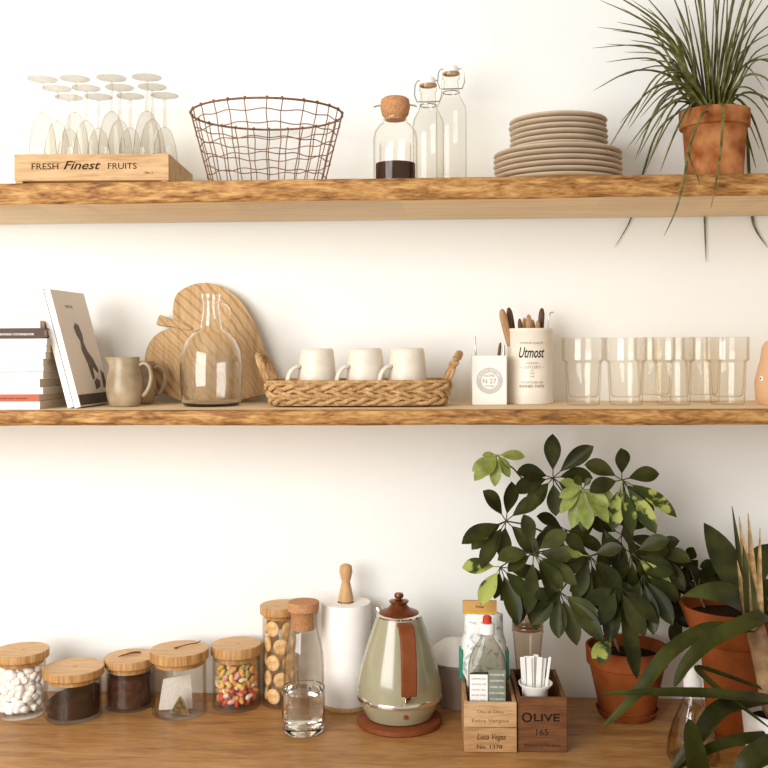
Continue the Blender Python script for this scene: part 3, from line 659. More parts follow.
KN = [((501.5, 308.5), 517, .0082, KNIFEW2, 'lighter wooden handled knife leaning out toward the square holder'), ((508.5, 307), 521, .0072, KNIFEW, 'dark wooden handled knife tilted next to the pale handled knife in the tin'),
      ((519.5, 318), 524, .0052, KNIFEW, 'short dark handle in the tin middle beside the tilted dark knife'), ((524.2, 317.3), 526.5, .0055, KNIFEW2, 'short brown handle in the tin middle, second after the dark ones'),
      ((528.6, 314), 532, .0068, KNIFEW2, 'pale brown rounded handle near the middle of the tin'), ((532.5, 319), 533, .006, KNIFEW2, 'low brown handle hiding behind the tin rim, beside the pale rounded handle'),
      ((538, 320), 538, .006, KNIFEW2, 'low brown handle beside the upright dark tipped knife'), ((542, 307.5), 540.5, .0068, KNIFEW, 'upright dark tipped knife near the metal straw in the tin')]
for i, ((px, py), bx, rad, mt, lab) in enumerate(KN):
    yy = y + (-.018, .004, -.012, .012, -.016, .016, -.010, .008)[i]; e = at(px, py, yy); bx = 522 + i * 2.1; s_ = at(bx, 398, yy); s_.z = z0 + .0035
    stick('table_knife', lab, 'knife', s_, e, rad, mt, 'wooden handled cutlery in the tin')
e = at(550.5, 312.5, y + .02); q = at(547.5, 330, y + .02); s_ = at(542, 400, y + .02); s_.z = z0 + .0035
b = MB(); t2 = tag(None, None) if False else thing('metal_straw', 'thin bent metal straw leaning at the tin edge toward the tumblers', 'straw', s_); d = q - s_; b.tube([d * 0, d * .9, d * 1.15, e - s_, e - s_ + Vector((.006, 0, .0005))], .0015, 8); b.build('tube', STEEL, t2)

# ------------------------------------------------------------------ tumblers
def tumbler(h, r):
    n = 48; oz = [(0, 0), (.70, 0), (.76, .012), (.785, .05), (.85, .6), (.86, .625), (.985, .66), (.99, .99), (.975, 1)]
    iz = [(.94, .99), (.93, .67), (.79, .62), (.70, .14), (.6, .115), (0, .11)]
    def fac(a, z): return 1 - (.028 * (1 - abs(((a * 10 / pi) % 2) - 1)) if .04 * h < z < .6 * h else 0)
    b = MB(); b.lathe([(x * r, z * h) for x, z in oz + iz], 60, fn=fac)
    return b.build('tumbler', TUMB, angle=35)
yq = -.16; hh = at(620, 337.5, yq).z - z0
spots = [(583.3, -.165, 'nearest the cream tin'), (626, -.165, 'second from the cream tin in the front row'), (673.5, -.165, 'third from the cream tin in the front row'), (727.5, -.16, 'front row, nearest the peach ornament'), (655, -.062, 'behind the second and third ones'), (703, -.062, 'behind the third and fourth ones')]
T0 = tumbler(hh, 21.1 / sc(at(620, 380, yq)))
for i, (px, yy, lab) in enumerate(spots):
    o = T0 if i == 0 else T0.copy()
    if i: COL.objects.link(o)
    c = at(px, 395, yy); o.location = (c.x, yy, z0); o.rotation_euler = (0, 0, R.uniform(0, 1)); tag(o, 'clear faceted tumbler, ' + lab, 'glass', 'clear tumblers on the lower shelf')

# ------------------------------------------------------------------ peach ornament at the frame edge
y = -.17; cx = 790; p = at(cx, 401, y)
pr = profile(cx, y, z0, [(30, 402), (33, 396), (33.5, 380), (31, 368), (28, 357), (26.5, 346), (24, 340), (16, 336), (0, 335)]); z_ = pr[0][1]; pr = [(r_, q - z_) for r_, q in pr]
t = thing('wooden_ornament', 'smooth peach coloured ornament with a white ring eye at the shelf end', 'ornament', (p.x, p.y, z0))
b = MB(); b.lathe([(0, 0)] + pr, 48); b.build('body', PEACH, t)
S = sc(p); ze = at(cx, 378, y).z - z0; rr0 = 33.2 / S
v = at(763.5, 378.2, y - .035); d = Vector((v.x - p.x, 0, 0)); aa = math.acos(max(-1, min(1, d.x / rr0)))
n_ = Vector((cos(aa), -sin(aa), 0)); q_ = n_.to_track_quat('Z', 'Y').to_matrix()
b = MB(); b.ell(n_ * rr0 + Vector((0, 0, ze)), (.0055, .0055, .0016), 16, q_); b.build('eye_ring', CERAM, t)
b = MB(); b.ell(n_ * (rr0 + .0014) + Vector((0, 0, ze)), (.0022, .0022, .001), 12, q_); b.build('eye_pupil', INK, t)
# ------------------------------------------------------------------ storage jars on the worktop
def cjar(cx, lhw, lt, lb, bhw, pb, label, knob='dot'):
    c = on(cx, pb, 0); y = c.y; S = sc(c); z = lambda py: at(cx, py, y).z
    r = bhw / S; R_ = lhw / S; zt, zb = z(lt), z(lb)
    t = thing('storage_jar', label, 'jar', (c.x, y, E), 0, 'glass jars with round wooden lids')
    b = MB(); b.lathe([(0, 0), (r * .95, 0), (r, .003), (r, .012), (r * .985, .016), (r * .985, zb - .001), (r * .93, zb - .0008), (r * .93, .0065), (0, .006)], 56); b.build('glass_body', JARG, t, angle=50)
    b = MB(); b.lathe([(0, zb), (R_ * .97, zb), (R_, zb + .0015), (R_, zt - .0015), (R_ * .98, zt)], 56); b.mi = 1; b.lathe([(R_ * .98, zt), (0, zt)], 56)
    if knob == 'dot': b.lathe([(.0065, zt + .0001), (.0065, zt + .0012), (0, zt + .0016)], 20)
    ld = b.build('lid', [LIDEDGE, LID], t)
    b = MB(); b.lathe([(0, zb - .0002), (r * .91, zb - .0002), (r * .91, zb - .011), (0, zb - .011)], 48); b.build('lid_plug', LIDEDGE, t)
    if knob == 'loop':
        w = R_ * .55; b = MB(); b.tube([(-w * .75, -w * .5, zt + .002), (-w * .3, -w * .1, zt + .0045), (w * .2, w * .22, zt + .005), (w * .62, w * .42, zt + .0028), (w * .66, w * .62, zt + .0028), (w * .2, w * .5, zt + .005), (-w * .25, w * .15, zt + .004), (-w * .5, -w * .3, zt + .002)], .0017, 6); b.build('leather_loop', LEATHER, t, sub=1)
    if knob == 'cord':
        w = R_; b = MB(); b.tube([(-w * .1, 0, zt + .0018), (w * .1, .1 * w, zt + .004), (w * .35, .25 * w, zt + .0062), (w * .58, .42 * w, zt + .0035), (w * .64, .5 * w, zt + .01)], .0015, 6); b.build('leather_loop', LEATHER, t, sub=1)
        b = MB(); b.ell((-w * .1, 0, zt + .0012), (.005, .005, .0022), 10); b.build('knob', LEATHER, t)
    return c, r * .93, zb - .0115
def fill(rc, r, z0, z1, rad, n, gap=1.0, rmin=0):
    out = []; tries = 0
    while len(out) < n and tries < 60000:
        tries += 1; a = R.uniform(0, 2 * pi); q = sqrt(R.uniform(rmin * rmin, 1)) * (r - rad * 1.05); z = R.uniform(z0 + rad, z1 - rad)
        v = Vector((rc.x + q * cos(a), rc.y + q * sin(a), z))
        if all((v - w).length > 2 * rad * gap for w in out): out.append(v)
    return sorted(out, key=lambda v: v.z)
def scatter(proto, pts, label, group, cat):
    for i, v in enumerate(pts):
        o = proto if i == 0 else proto.copy()
        if i: COL.objects.link(o)
        o.location = v; o.rotation_euler = (R.uniform(0, 6), R.uniform(0, 6), R.uniform(0, 6)); tag(o, label, cat, group)

c, r, zl = cjar(21.5, 27, 649.5, 657.5, 24, 713, 'wooden lidded glass jar full of white marshmallows', 'dot')
b = MB(); b.lathe([(0, -.0085), (.0055, -.0085), (.0077, -.006), (.008, 0), (.0077, .006), (.0055, .0085), (0, .0085)], 14); mp = b.build('marshmallow', MARSH)
scatter(mp, fill(c, r, .0075, zl - .001, .0088, 190, .64, .3), 'small white marshmallow packed in the wooden lidded jar', 'marshmallows in the jar', 'marshmallow')
c, r, zl = cjar(73.8, 30, 666.5, 674.5, 27.5, 715, 'low wooden lidded glass jar half full of dark ground coffee', 'dot')
b = MB(); n = 40; zf = lambda x, y_: .0068 + zl * (.50 + .16 * (x / r) + .05 * sin(y_ / r * 2))
vs = [(r * .985 * q / 8 * cos(2 * pi * k / n), r * .985 * q / 8 * sin(2 * pi * k / n), zf(r * q / 8 * cos(2 * pi * k / n), r * q / 8 * sin(2 * pi * k / n)) + R.uniform(-.001, .001)) for q in range(1, 9) for k in range(n)] + [(r * .985 * cos(2 * pi * k / n), r * .985 * sin(2 * pi * k / n), .0068) for k in range(n)] + [(0, 0, zf(0, 0)), (0, 0, .0068)]
fs = [(q * n + k, q * n + (k + 1) % n, (q + 1) * n + (k + 1) % n, (q + 1) * n + k) for q in range(8) for k in range(n)] + [(9 * n, k, (k + 1) % n) for k in range(n)] + [(9 * n + 1, 8 * n + (k + 1) % n, 8 * n + k) for k in range(n)]
b.add(vs, fs); tag(b.build('coffee_grounds', COFFEE, loc=(c.x, c.y, .001)), 'dark ground coffee sloping inside the low lidded jar', 'coffee', kind='stuff')
c, r, zl = cjar(130.3, 25.5, 656, 664, 24, 705, 'wooden lidded glass jar filled with brown cocoa powder, leather loop on lid', 'loop')
b = MB(); b.lathe([(0, .0068), (r * .985, .0068), (r * .985, zl * .86), (r * .6, zl * .9), (0, zl * .88)], 40); tag(b.build('cocoa_powder', COCOA, loc=(c.x, c.y, .001)), 'brown cocoa powder filling the jar with the leather loop lid', 'cocoa', kind='stuff')
c, r, zl = cjar(179.5, 29, 648.5, 658.5, 27, 711.5, 'wooden lidded glass jar holding sheer pyramid tea bags', 'cord')
def teabag(loc, rz, s, tilt, label, n):
    t = thing('tea_bag', label, 'tea bag', loc, rz, 'pyramid tea bags in the jar'); t.rotation_euler = (tilt, 0, rz)
    b = MB(); v = [Vector((-s * .46, -s * .28, 0)), Vector((s * .40, -s * .3, .0)), Vector((s * .0, s * .3, .0)), Vector((s * .34, -s * .02, s * .78)), Vector((-s * .36, s * .04, s * .68))]
    b.add(v, [(0, 1, 3, 4), (1, 2, 3), (2, 4, 3), (2, 0, 4), (0, 2, 1)]); b.build('pouch', TEABAG, t, bevel=.001, flat=True)
    b = MB(); b.ell((0, -.02 * s, s * .14), (s * .22, s * .14, s * .10), 10); b.build('leaf_filling', HERB, t)
teabag((c.x - .008, c.y + .014, .0085), .2, .086, 0, 'large white sheer tea bag leaning at the front of the jar', 0)
teabag((c.x - .006, c.y + .016, .0765), .5, .028, radians(8), 'small sheer tea bag lying on top of the large white one', 2)
t = thing('tea_bag', 'open sided tea bag showing green and brown leaves, beside the candy jar', 'tea bag', (c.x + .014, c.y - .026, .0085), -.25, 'pyramid tea bags in the jar')
b = MB(); b.add([(-.026, -.008, 0), (.022, -.012, 0), (0, .011, 0), (-.004, -.002, .052)], [(0, 3, 2), (1, 2, 3), (0, 2, 1)]); b.build('pouch', TEABAG, t, flat=True)
b = MB(); b.add([(-.025, -.0083, .001), (.0205, -.0123, .001), (-.0042, -.0045, .036), (-.0005, .006, .003)], [(0, 1, 2), (0, 2, 3), (1, 3, 2), (0, 3, 1)]); b.build('leaf_filling', pm('green_tea', '2c3a12', rough=.8, scale=120, col2='7c5a2c', sharp=(.45, .55)), t, flat=True)
c, r, zl = cjar(236.5, 25, 643.5, 653.5, 24, 705, 'wooden lidded glass jar full of colourful candy', 'dot')
pts = fill(c, r, .0075, zl - .003, .0078, 170, .74, .45); cols = [('yellow', 'e0ba68'), ('cream', 'ecdcb8'), ('red', 'c4524a'), ('orange', 'd9995a'), ('green', 'b0b06a'), ('pink', 'e2a5a0')]
hb = c.z + .0; protos = []
for nme, h in cols:
    b = MB(); b.tube([(-.0105, -.001, 0), (-.0055, .0018, .0008), (0, .0014, -.0006), (.005, -.0018, .0005), (.0105, 0, 0)], [.0038, .0058, .0065, .0058, .0038], 8); protos.append(b.build('candy', pm(nme + '_candy', h, rough=.4, spec=.4), sub=1))
used = set()
for v in pts:
    low = v.z < .0075 + (zl * .38); k = R.choice([2, 2, 5, 5, 1, 3] if low else [0, 0, 1, 1, 1, 3, 4, 0, 5, 3])
    o = protos[k] if k not in used else protos[k].copy()
    if k in used: COL.objects.link(o)
    used.add(k); o.location = v; o.rotation_euler = (R.uniform(0, 6), R.uniform(0, 6), R.uniform(0, 6)); tag(o, '%s twisted candy in the lidded candy jar' % cols[k][0], 'candy', '%s candies in the jar' % cols[k][0])
for k, o in enumerate(protos):
    if k not in used: bpy.data.objects.remove(o)
# tall biscuit jar
cx = 281; y = -.063; c = at(cx, 700, y); c.z = 0; S = sc(c); z = lambda py: at(cx, py, y).z
r, R_ = 18 / S, 20.5 / S; zt, zb = z(604.5), z(613)
t = thing('storage_jar', 'tall wooden lidded glass jar of biscuits behind the carafe', 'jar', (c.x, y, E), 0, 'glass jars with round wooden lids')
b = MB(); b.lathe([(0, 0), (r * .98, 0), (r * 1.03, .003), (r * 1.03, .010), (r, .014), (r, zb - .001), (r * .93, zb - .0008), (r * .93, .0065), (0, .006)], 56); b.build('glass_body', JARG, t, angle=50)
b = MB(); b.lathe([(0, zb), (R_ * .97, zb), (R_, zb + .0015), (R_, zt - .0015), (R_ * .98, zt)], 56); b.mi = 1; b.lathe([(R_ * .98, zt), (0, zt)], 56); b.build('lid', [LIDEDGE, LID], t)
b = MB(); b.lathe([(0, zb - .0002), (r * .9, zb - .0002), (r * .9, zb - .009), (0, zb - .009)], 48); b.build('lid_plug', LIDEDGE, t)
b = MB(); b.lathe([(0, -.0042), (.014, -.0042), (.0168, -.002), (.0168, .0015), (.014, .0038), (.004, .0044), (0, .003)], 24); ck = b.build('biscuit', COOKIE); i = 0
zz = .0075; lay = 0
while zz < zb - .044:
    for k in range(5):
        a = 2 * pi * k / 5 + lay * .62 - 2.0; o = ck if i == 0 else ck.copy()
        if i: COL.objects.link(o)
        i += 1; q = r * .93 - .0072; o.location = (c.x + q * cos(a), y + q * sin(a), zz + .0172 + .002 * (k % 2))
        nv = Vector((cos(a), sin(a), R.uniform(-.12, .12))).normalized(); o.rotation_mode = 'QUATERNION'; o.rotation_quaternion = nv.to_track_quat('Z', 'Y')
        tag(o, 'round pale brown biscuit in the tall glass jar', 'biscuit', 'biscuits in the tall jar')
    zz += .0365; lay += 1

# ------------------------------------------------------------------ carafe and a glass of water
cx = 304; y = -.127; c = at(cx, 722, y); c.z = 0; S = sc(c)
t = thing('carafe', 'clear glass carafe with a cork stopper between biscuit jar and water glass', 'carafe', (c.x, y, E))
zq = lambda py: at(cx, py, y).z
pr = [(17 / S, 0), (19 / S, .004), (19.8 / S, .012), (20.3 / S, zq(690)), (20.2 / S, zq(665)), (19.4 / S, zq(652)), (17 / S, zq(641)), (14.6 / S, zq(631)), (13.8 / S, zq(624)), (14 / S, zq(616)), (15 / S, zq(611.5))]
th = .0022; inn = [(q - th, zz) for q, zz in pr if zz > .015]
b = MB(); b.lathe([(0, 0)] + pr + inn[::-1] + [(pr[2][0] - th - .002, .010), (0, .009)], 56); b.build('glass_body', JARG, t, angle=60)
zc0 = zq(629); zc1 = zq(601.5); rk = 13.8 / S - th - .0003
b = MB(); b.lathe([(0, zc0), (rk * .92, zc0), (rk * .97, zc0 + .006), (rk, pr[-2][1]), (14.2 / S, pr[-1][1] + .0006), (15.6 / S, pr[-1][1] + .003), (15.9 / S, zc1 - .002), (15.2 / S, zc1), (0, zc1 + .0005)], 32); b.build('stopper', CORK, t)
cx = 303.6; y = -.222; c = at(cx, 731, y); c.z = 0; S = sc(c); zq = lambda py: at(cx, py, y).z
rg = 21.6 / S; hg = zq(687); th = .003
pr = [(rg * .86, 0), (rg * .95, .004), (rg * .985, .012), (rg, hg * .5), (rg, hg - .001)]
t = thing('water_glass', 'straight clear tumbler of water standing in front of the corked carafe', 'glass', (c.x, y, E))
b = MB(); b.lathe([(0, 0)] + pr + [(rg - th * .5, hg), (rg - th, hg - .001), (rg - th, hg * .5), (rg * .93 - th, .016), (rg * .8, .0145), (0, .014)], 56); b.build('tumbler_wall', GLASS, t, angle=50)
zw = zq(691); wr = rg - th - .0003
b = MB(); b.lathe([(0, .0146), (rg * .78, .0152), (rg * .92 - th - .0003, .0172), (wr, hg * .5), (wr, zw), (0, zw)], 56); tag(b.build('water', WATER, loc=(c.x, y, E), angle=40), 'clear still water nearly filling the straight tumbler', 'water', kind='stuff')

# ------------------------------------------------------------------ kitchen roll
cx = 346.5; y = -.066; c = at(cx, 703, y); c.z = 0; S = sc(c); z = lambda py: at(cx, py, y).z; r = 24.6 / S
t = thing('kitchen_roll_holder', 'turned wooden kitchen roll stand with a knobbed post beside the kettle', 'holder', (c.x, y, E))
b = MB(); b.lathe([(0, 0), (r * .98, 0), (r * .99, .002), (r * .99, .007), (r * .95, .009), (0, .009)], 48); b.build('base', KNOBW, t)
zr = z(602); b = MB(); b.lathe([(0, .0095), (.009, .0095), (.009, zr + .001), (7.2 / S, zr + .002), (7.6 / S, zr + .008), (5.2 / S, z(586)), (4.2 / S, z(582)), (5.5 / S, z(577)), (6.7 / S, z(571.5)), (6.0 / S, z(566)), (3.5 / S, z(564.3)), (0, z(564))], 28); b.build('post', KNOBW, t, angle=50)
b = MB(); b.lathe([(.0185, .0095), (r * .985, .0095), (r, .011), (r, zr - .002), (r * .985, zr), (.0185, zr), (.0185, .0095)], 56)
tag(b.build('kitchen_roll', TISSUE, loc=(c.x, y, E)), 'white kitchen paper roll on the turned wooden stand', 'paper roll')

# ------------------------------------------------------------------ kettle
cx = 399.5; c = on(cx, 722, 0); y = c.y; S = sc(c); z = lambda py: at(cx, py, y).z
bs = thing('power_stand', 'round brown power stand under the sage green kettle', 'power stand', (c.x, y, E))
b = MB(); b.lathe([(0, 0), (41.5 / S, 0), (42.5 / S, .003), (42 / S, .011), (39 / S, .014), (0, .0145)], 56); b.build('disc', LEATHER, bs)
zb = .0155
t = thing('kettle', 'sage green gooseneck style kettle with tan leather handle and copper lid knob', 'kettle', (c.x, y, E)); t['label'] = 'sage green pear shaped kettle with tan handle and copper lid'
kp = [(0, zb), (29 / S, zb), (33 / S, zb + .002), (38.5 / S, z(703)), (41.2 / S, z(696.5))]
b = MB(); b.lathe(kp, 64); b.build('lower_body', KETTLE, t)
b = MB(); b.lathe([(41.2 / S, z(696.5)), (43 / S, z(695.5)), (43.2 / S, z(693)), (42.6 / S, z(691.5)), (42.2 / S, z(691))], 64); b.build('chrome_band', CHROME, t)
b = MB(); b.lathe([(42.2 / S, z(691)), (42.1 / S, z(685)), (40.6 / S, z(675)), (38 / S, z(664)), (34.6 / S, z(652)), (30.5 / S, z(639)), (26.5 / S, z(627)), (23.5 / S, z(618)), (22.8 / S, z(615.5)), (21.5 / S, z(615.2))], 64); b.build('body', KETTLE, t)
b = MB(); b.lathe([(22.8 / S, z(615.4)), (23 / S, z(613.8)), (20.5 / S, z(612.8)), (18, 0)][:3] + [(19.5 / S, z(613))], 64); b.build('chrome_rim', CHROME, t)
b = MB(); b.lathe([(20.4 / S, z(613.2)), (19 / S, z(611.5)), (13 / S, z(609.5)), (9.5 / S, z(606.5)), (7.5 / S, z(603.5)), (9.6 / S, z(602.3)), (9.8 / S, z(600.8)), (6 / S, z(600)), (3 / S, z(599)), (0, z(599))], 40); ld = b.build('lid', COPPER, t)
b = MB(); b.lathe([(2.5 / S, z(599.6)), (2.2 / S, z(598.6)), (4.2 / S, z(597.5)), (4.9 / S, z(595.6)), (4.0 / S, z(593.4)), (0, z(592.5))], 24); b.build('knob', COPPER, ld)
# spout at the back left, a small lip is visible beside the lid
b = MB(); b.tube([(-.026, .024, z(624)), (-.040, .034, z(618)), (-.047, .038, z(612.5))], [.013, .010, .0085], 12); b.build('spout', CHROME, t)
az = Vector((.2, -1, 0)).normalized()
def hp(rad, py, k=0): v = az * rad; return Vector((v.x, v.y, z(py)))
hpts = [hp(23.5 / S, 626), hp(31 / S, 620), hp(40 / S, 620), hp(47.5 / S, 626), hp(51.5 / S, 637), hp(53.5 / S, 650), hp(54 / S, 666), hp(52.5 / S, 677)]
sd = az.cross(UP)
b = MB(); b.tube(hpts, [.0062] * 8, 10, flat=.8, ref=None); b.build('handle_frame', CHROME, t, sub=1)
def strip(b, pts, w, th, off):
    out = []
    for i, q in enumerate(pts):
        tg = (pts[min(i + 1, len(pts) - 1)] - pts[max(i - 1, 0)]).normalized(); n = tg.cross(sd).normalized()
        if n.dot(az) < 0 and abs(n.dot(az)) > .2: n = -n
        if n.z < -.5: n = -n
        out += [q + n * off + sd * w / 2, q + n * off - sd * w / 2, q + n * (off + th) - sd * w / 2, q + n * (off + th) + sd * w / 2]
    fs = []
    for i in range(len(pts) - 1):
        for k in range(4): fs.append((i * 4 + k, i * 4 + (k + 1) % 4, i * 4 + 4 + (k + 1) % 4, i * 4 + 4 + k))
    fs += [(0, 1, 2, 3), tuple(range(len(out) - 4, len(out)))]
    b.add(out, fs)
b = MB(); strip(b, hpts[1:], 15 / S, .009, .0035); b.build('handle_grip', LEATHER, t, bevel=.003, seg=3)
b = MB(); q0 = hp(53 / S, 687); b.tube([hp(40 / S, 687), hp(47 / S, 685), hp(51.5 / S, 680)], .0062, 10); b.build('handle_bracket', CHROME, t)
v = hp(37 / S, 703); b = MB(); b.box(v + az * .001, (.009, .007, .011), Matrix.Rotation(.2, 3, 'Z')); b.build('latch', LEATHER, t, bevel=.001)

# ------------------------------------------------------------------ ribbed tub with folded white cloth behind the kettle
cx = 457; y = -.056; c = at(cx, 700, y); c.z = 0; S = sc(c); z = lambda py: at(cx, py, y).z
t = thing('ribbed_tub', 'ribbed pinkish grey tub behind the sage kettle', 'tub', (c.x, y, E)); RIB = pm('ribbed_grey', 'a39285', rough=.7, vary=.05)
fl = lambda a, zz: 1 + .022 * abs(sin(a * 18))
b = MB(); b.lathe([(0, 0), (17 / S, 0), (22.5 / S, z(664)), (21.5 / S, z(664)), (16.2 / S, .003), (0, .003)], 144, fn=fl); b.build('tub', RIB, t, angle=60)
b = MB(); b.lathe([(18.5 / S, z(674)), (19.2 / S, z(664.5)), (22 / S, z(661.5)), (26.5 / S, z(659)), (22 / S, z(648)), (12 / S, z(640)), (0, z(638))], 56, fn=lambda a, zz: 1 + .03 * max(0, zz / z(659) - .9) * 10 * (sin(a * 3) + .4 * sin(a * 7)) * .8); t2 = b.build('folded_cloth', TISSUE, loc=(c.x, y, E)); tag(t2, 'white folded cloth heaped on top of the ribbed tub', 'cloth')

# ------------------------------------------------------------------ two small crates
def crate(x0, x1, ybase, ztop, depth, mat, name, label, two):
    a, b_ = on(x0, ybase, 0), on(x1, ybase, 0); w = b_.x - a.x; h = ztop
    t = thing(name, label, 'crate', ((a.x + b_.x) / 2, a.y, E), radians(.5), 'small wooden crates on the worktop'); th = .007
    if two:
        for k in range(2):
            b = MB(); b.span((-w / 2, 0, h / 2 * k + .0004), (w / 2, th, h / 2 * (k + 1) - .0006)); b.build('front_board', mat[k], t, bevel=.001)
    else:
        b = MB(); b.span((-w / 2, 0, .0004), (w / 2, th, h)); b.build('front_board', mat[0], t, bevel=.001)
    b = MB(); b.span((-w / 2, depth - th, .0004), (w / 2, depth, h)); b.build('back_board', mat[-1], t, bevel=.001)
    for s in (-1, 1):
        b = MB(); b.span((s * (w / 2 - th), th + .0003, .0004), (s * w / 2, depth - th - .0003, h)); b.build('side_board', mat[-1], t, bevel=.001)
    b = MB(); b.span((-w / 2 + th + .0003, th + .0003, 0), (w / 2 - th - .0003, depth - th - .0003, .006)); b.build('bottom_board', mat[-1], t)
    return t, w, h, a.y
hA = at(490, 702, on(490, 752.5, 0).y).z
t, w, h, yc = crate(464.3, 516.8, 752.5, hA, .175, [CRATE2, CRATE, CRATE2], 'wooden_crate', 'light two board wooden crate with dark handwriting, holding a clear bottle', True)
text('Luca Vegas', .0115, BROWNINK, t, (.002, -.0002, h * .26), shear=.3, width=w * .55)
text('No. 1378', .0075, BROWNINK, t, (-.002, -.0002, h * .08), width=w * .48)
FAINT = pm('faint_brown_ink', '8f6538', rough=.9, spec=.1)
text('Olio di Oliva', .006, FAINT, t, (0, -.0002, h * .78), width=w * .5); text('Extra Vergine', .007, FAINT, t, (0, -.0002, h * .60), width=w * .7)
ca = t.location.copy(); wA = w
hB = at(540, 697.5, on(540, 752, 0).y).z
t, w, h, yc2 = crate(517.6, 567, 752, hB, .175, [CRATE3], 'wooden_crate', 'darker wooden crate lettered OLIVE 165, holding white sachets', False)
text('O', .0185, INK, t, (-w * .31, -.0002, h * .55), bold=.015); text('LIVE', .0145, INK, t, (w * .09, -.0002, h * .57), bold=.015, width=w * .52)
text('165', .0125, INK, t, (0, -.0002, h * .31), width=w * .24); text('PRODUCT OF THE GROVE', .0048, INK, t, (0, -.0002, h * .1), width=w * .74)
cb = t.location.copy(); wB = w; FL = .0072
# bottle of hand gel
cx = 487.5; y = ca.y + .05; p = at(cx, 700, y); S = sc(p); z = lambda py: at(cx, py, y).z - FL
t = thing('gel_bottle', 'clear gel bottle with white cap and red tip, in the light crate', 'bottle', (p.x, y, FL))
def rrect(hx, hy, e): return lambda a, _z: (abs(cos(a)) ** e + abs(sin(a)) ** e) ** (-1 / e)
rw = 19 / S
def sq(r): return [(0, 0), (r * .93, 0), (r, .004), (r, z(672)), (r * .99, z(664)), (r * .9, z(656)), (r * .68, z(647)), (r * .42, z(640)), (r * .34, z(636)), (r * .34, z(632))]
b = MB(); b.lathe(sq(rw) + [(0, z(632))], 56, sy=.72, fn=lambda a, zz: 1 + (rrect(1, 1, 5)(a, 0) - 1) * (.9 if zz < z(660) else .3)); b.build('clear_body', GELG, t, angle=60)
b = MB(); b.lathe([(0, .003), (rw * .9, .003), (rw * .93, z(676)), (0, z(676))], 48, sy=.7, fn=lambda a, zz: 1 + (rrect(1, 1, 5)(a, 0) - 1) * .85); b.build('gel', glass('gel_clear', 'e2e2d8', 1.35), t, angle=60)
b = MB(); b.lathe([(0, z(633)), (7.5 / S, z(633)), (7.6 / S, z(624)), (6.8 / S, z(623)), (0, z(623))], 28); b.build('cap', pm('white_plastic', 'f3f1ee', rough=.35), t)
b = MB(); b.lathe([(4.6 / S, z(623)), (4.4 / S, z(617)), (3 / S, z(615.5)), (0, z(615.3))], 20); b.build('red_tip', pm('red_plastic', 'c23a22', rough=.35), t)
yl = -rw * .72 - .0012
b = MB(); b.span((-rw * .95, yl, z(700)), (-.001, yl + .0006, z(670))); b.build('white_label', WHITE, t)
b = MB(); b.span((.0002, yl, z(700)), (rw * .9, yl + .0006, z(665))); b.build('green_label', pm('green_label', '6f7668', rough=.5, scale=60, col2='848a7a'), t)
for k in range(5): text(('DESINFECTION', 'ALCOHOL 70%', 'HAND GEL', 'RINSE FREE', '500 ML')[k], .0035, GREYINK, t, (-rw * .48, yl - .0001, z(675 + k * 5.4)), width=rw * .75)
for k in range(5): text(('HYGIENE', 'ANTISEPTIC', 'CARE GEL', 'FOR HANDS', 'CLEAN')[k], .0038, WHITEINK, t, (rw * .46, yl - .0001, z(671 + k * 6)), width=rw * .75)
# patterned bag with card header
cx = 484; y = ca.y + .115; p = at(cx, 690, y); S = sc(p); z = lambda py: at(cx, py, y).z - FL
t = thing('printed_bag', 'pale printed bag with a tan card header behind the gel bottle', 'bag', (p.x, y, FL))
BAG = pm('printed_film', 'e6e6e0', rough=.35, spec=.5, scale=90, col2='a9b8b6', sharp=(.54, .62)); TEAL = pm('teal_print', '2f7a66', rough=.4, vary=.1)
def cush(b, hw, hd, z0_, z1_, n=10, taper=.8):
    vs = []; fs = []
    for i in range(n + 1):
        u_ = i / n; zz = z0_ + (z1_ - z0_) * u_; k = max(.05, sin(pi * (.12 + .8 * u_)) ** .7); ww = hw * (1 - (1 - taper) * max(0, u_ - .45) / .55) * (.84 if u_ < .42 else 1.12 if .48 < u_ < .8 else 1)
        for j in range(24):
            a = 2 * pi * j / 24; vs.append((ww * (abs(cos(a)) ** .55) * (1 if cos(a) > 0 else -1), hd * k * sin(a) * (1 + .12 * sin(5 * a + 9 * u_)), zz))
    for i in range(n):
        for j in range(24): fs.append((i * 24 + j, i * 24 + (j + 1) % 24, (i + 1) * 24 + (j + 1) % 24, (i + 1) * 24 + j))
    fs += [tuple(range(23, -1, -1)), tuple(range(n * 24, n * 24 + 24))]; b.add(vs, fs)
b = MB(); cush(b, 21 / S, .032, 0, z(613), 12, .9); b.build('bag_film', BAG, t, angle=60)
for s in (-1, 1):
    b = MB(); b.box((s * 22.2 / S, 0, (z(648) + z(678)) / 2), (5 / S, .03, z(648) - z(678))); b.build('teal_band', TEAL, t, bevel=.003)
b = MB(); b.span((-20 / S - .002, -.004, z(612.5)), (13 / S, .004, z(600.5))); b.build('card_header', pm('tan_card', 'c79a58', rough=.7), t)
b = MB(); b.span((-19.5 / S - .002, -.0048, z(613.6)), (13 / S, -.0042, z(611))); b.build('yellow_stripe', pm('yellow_print', 'd8a02e', rough=.6), t)
text('Knoops', .004, BROWNINK, t, (-.008, -.0045, z(607)), width=.016)
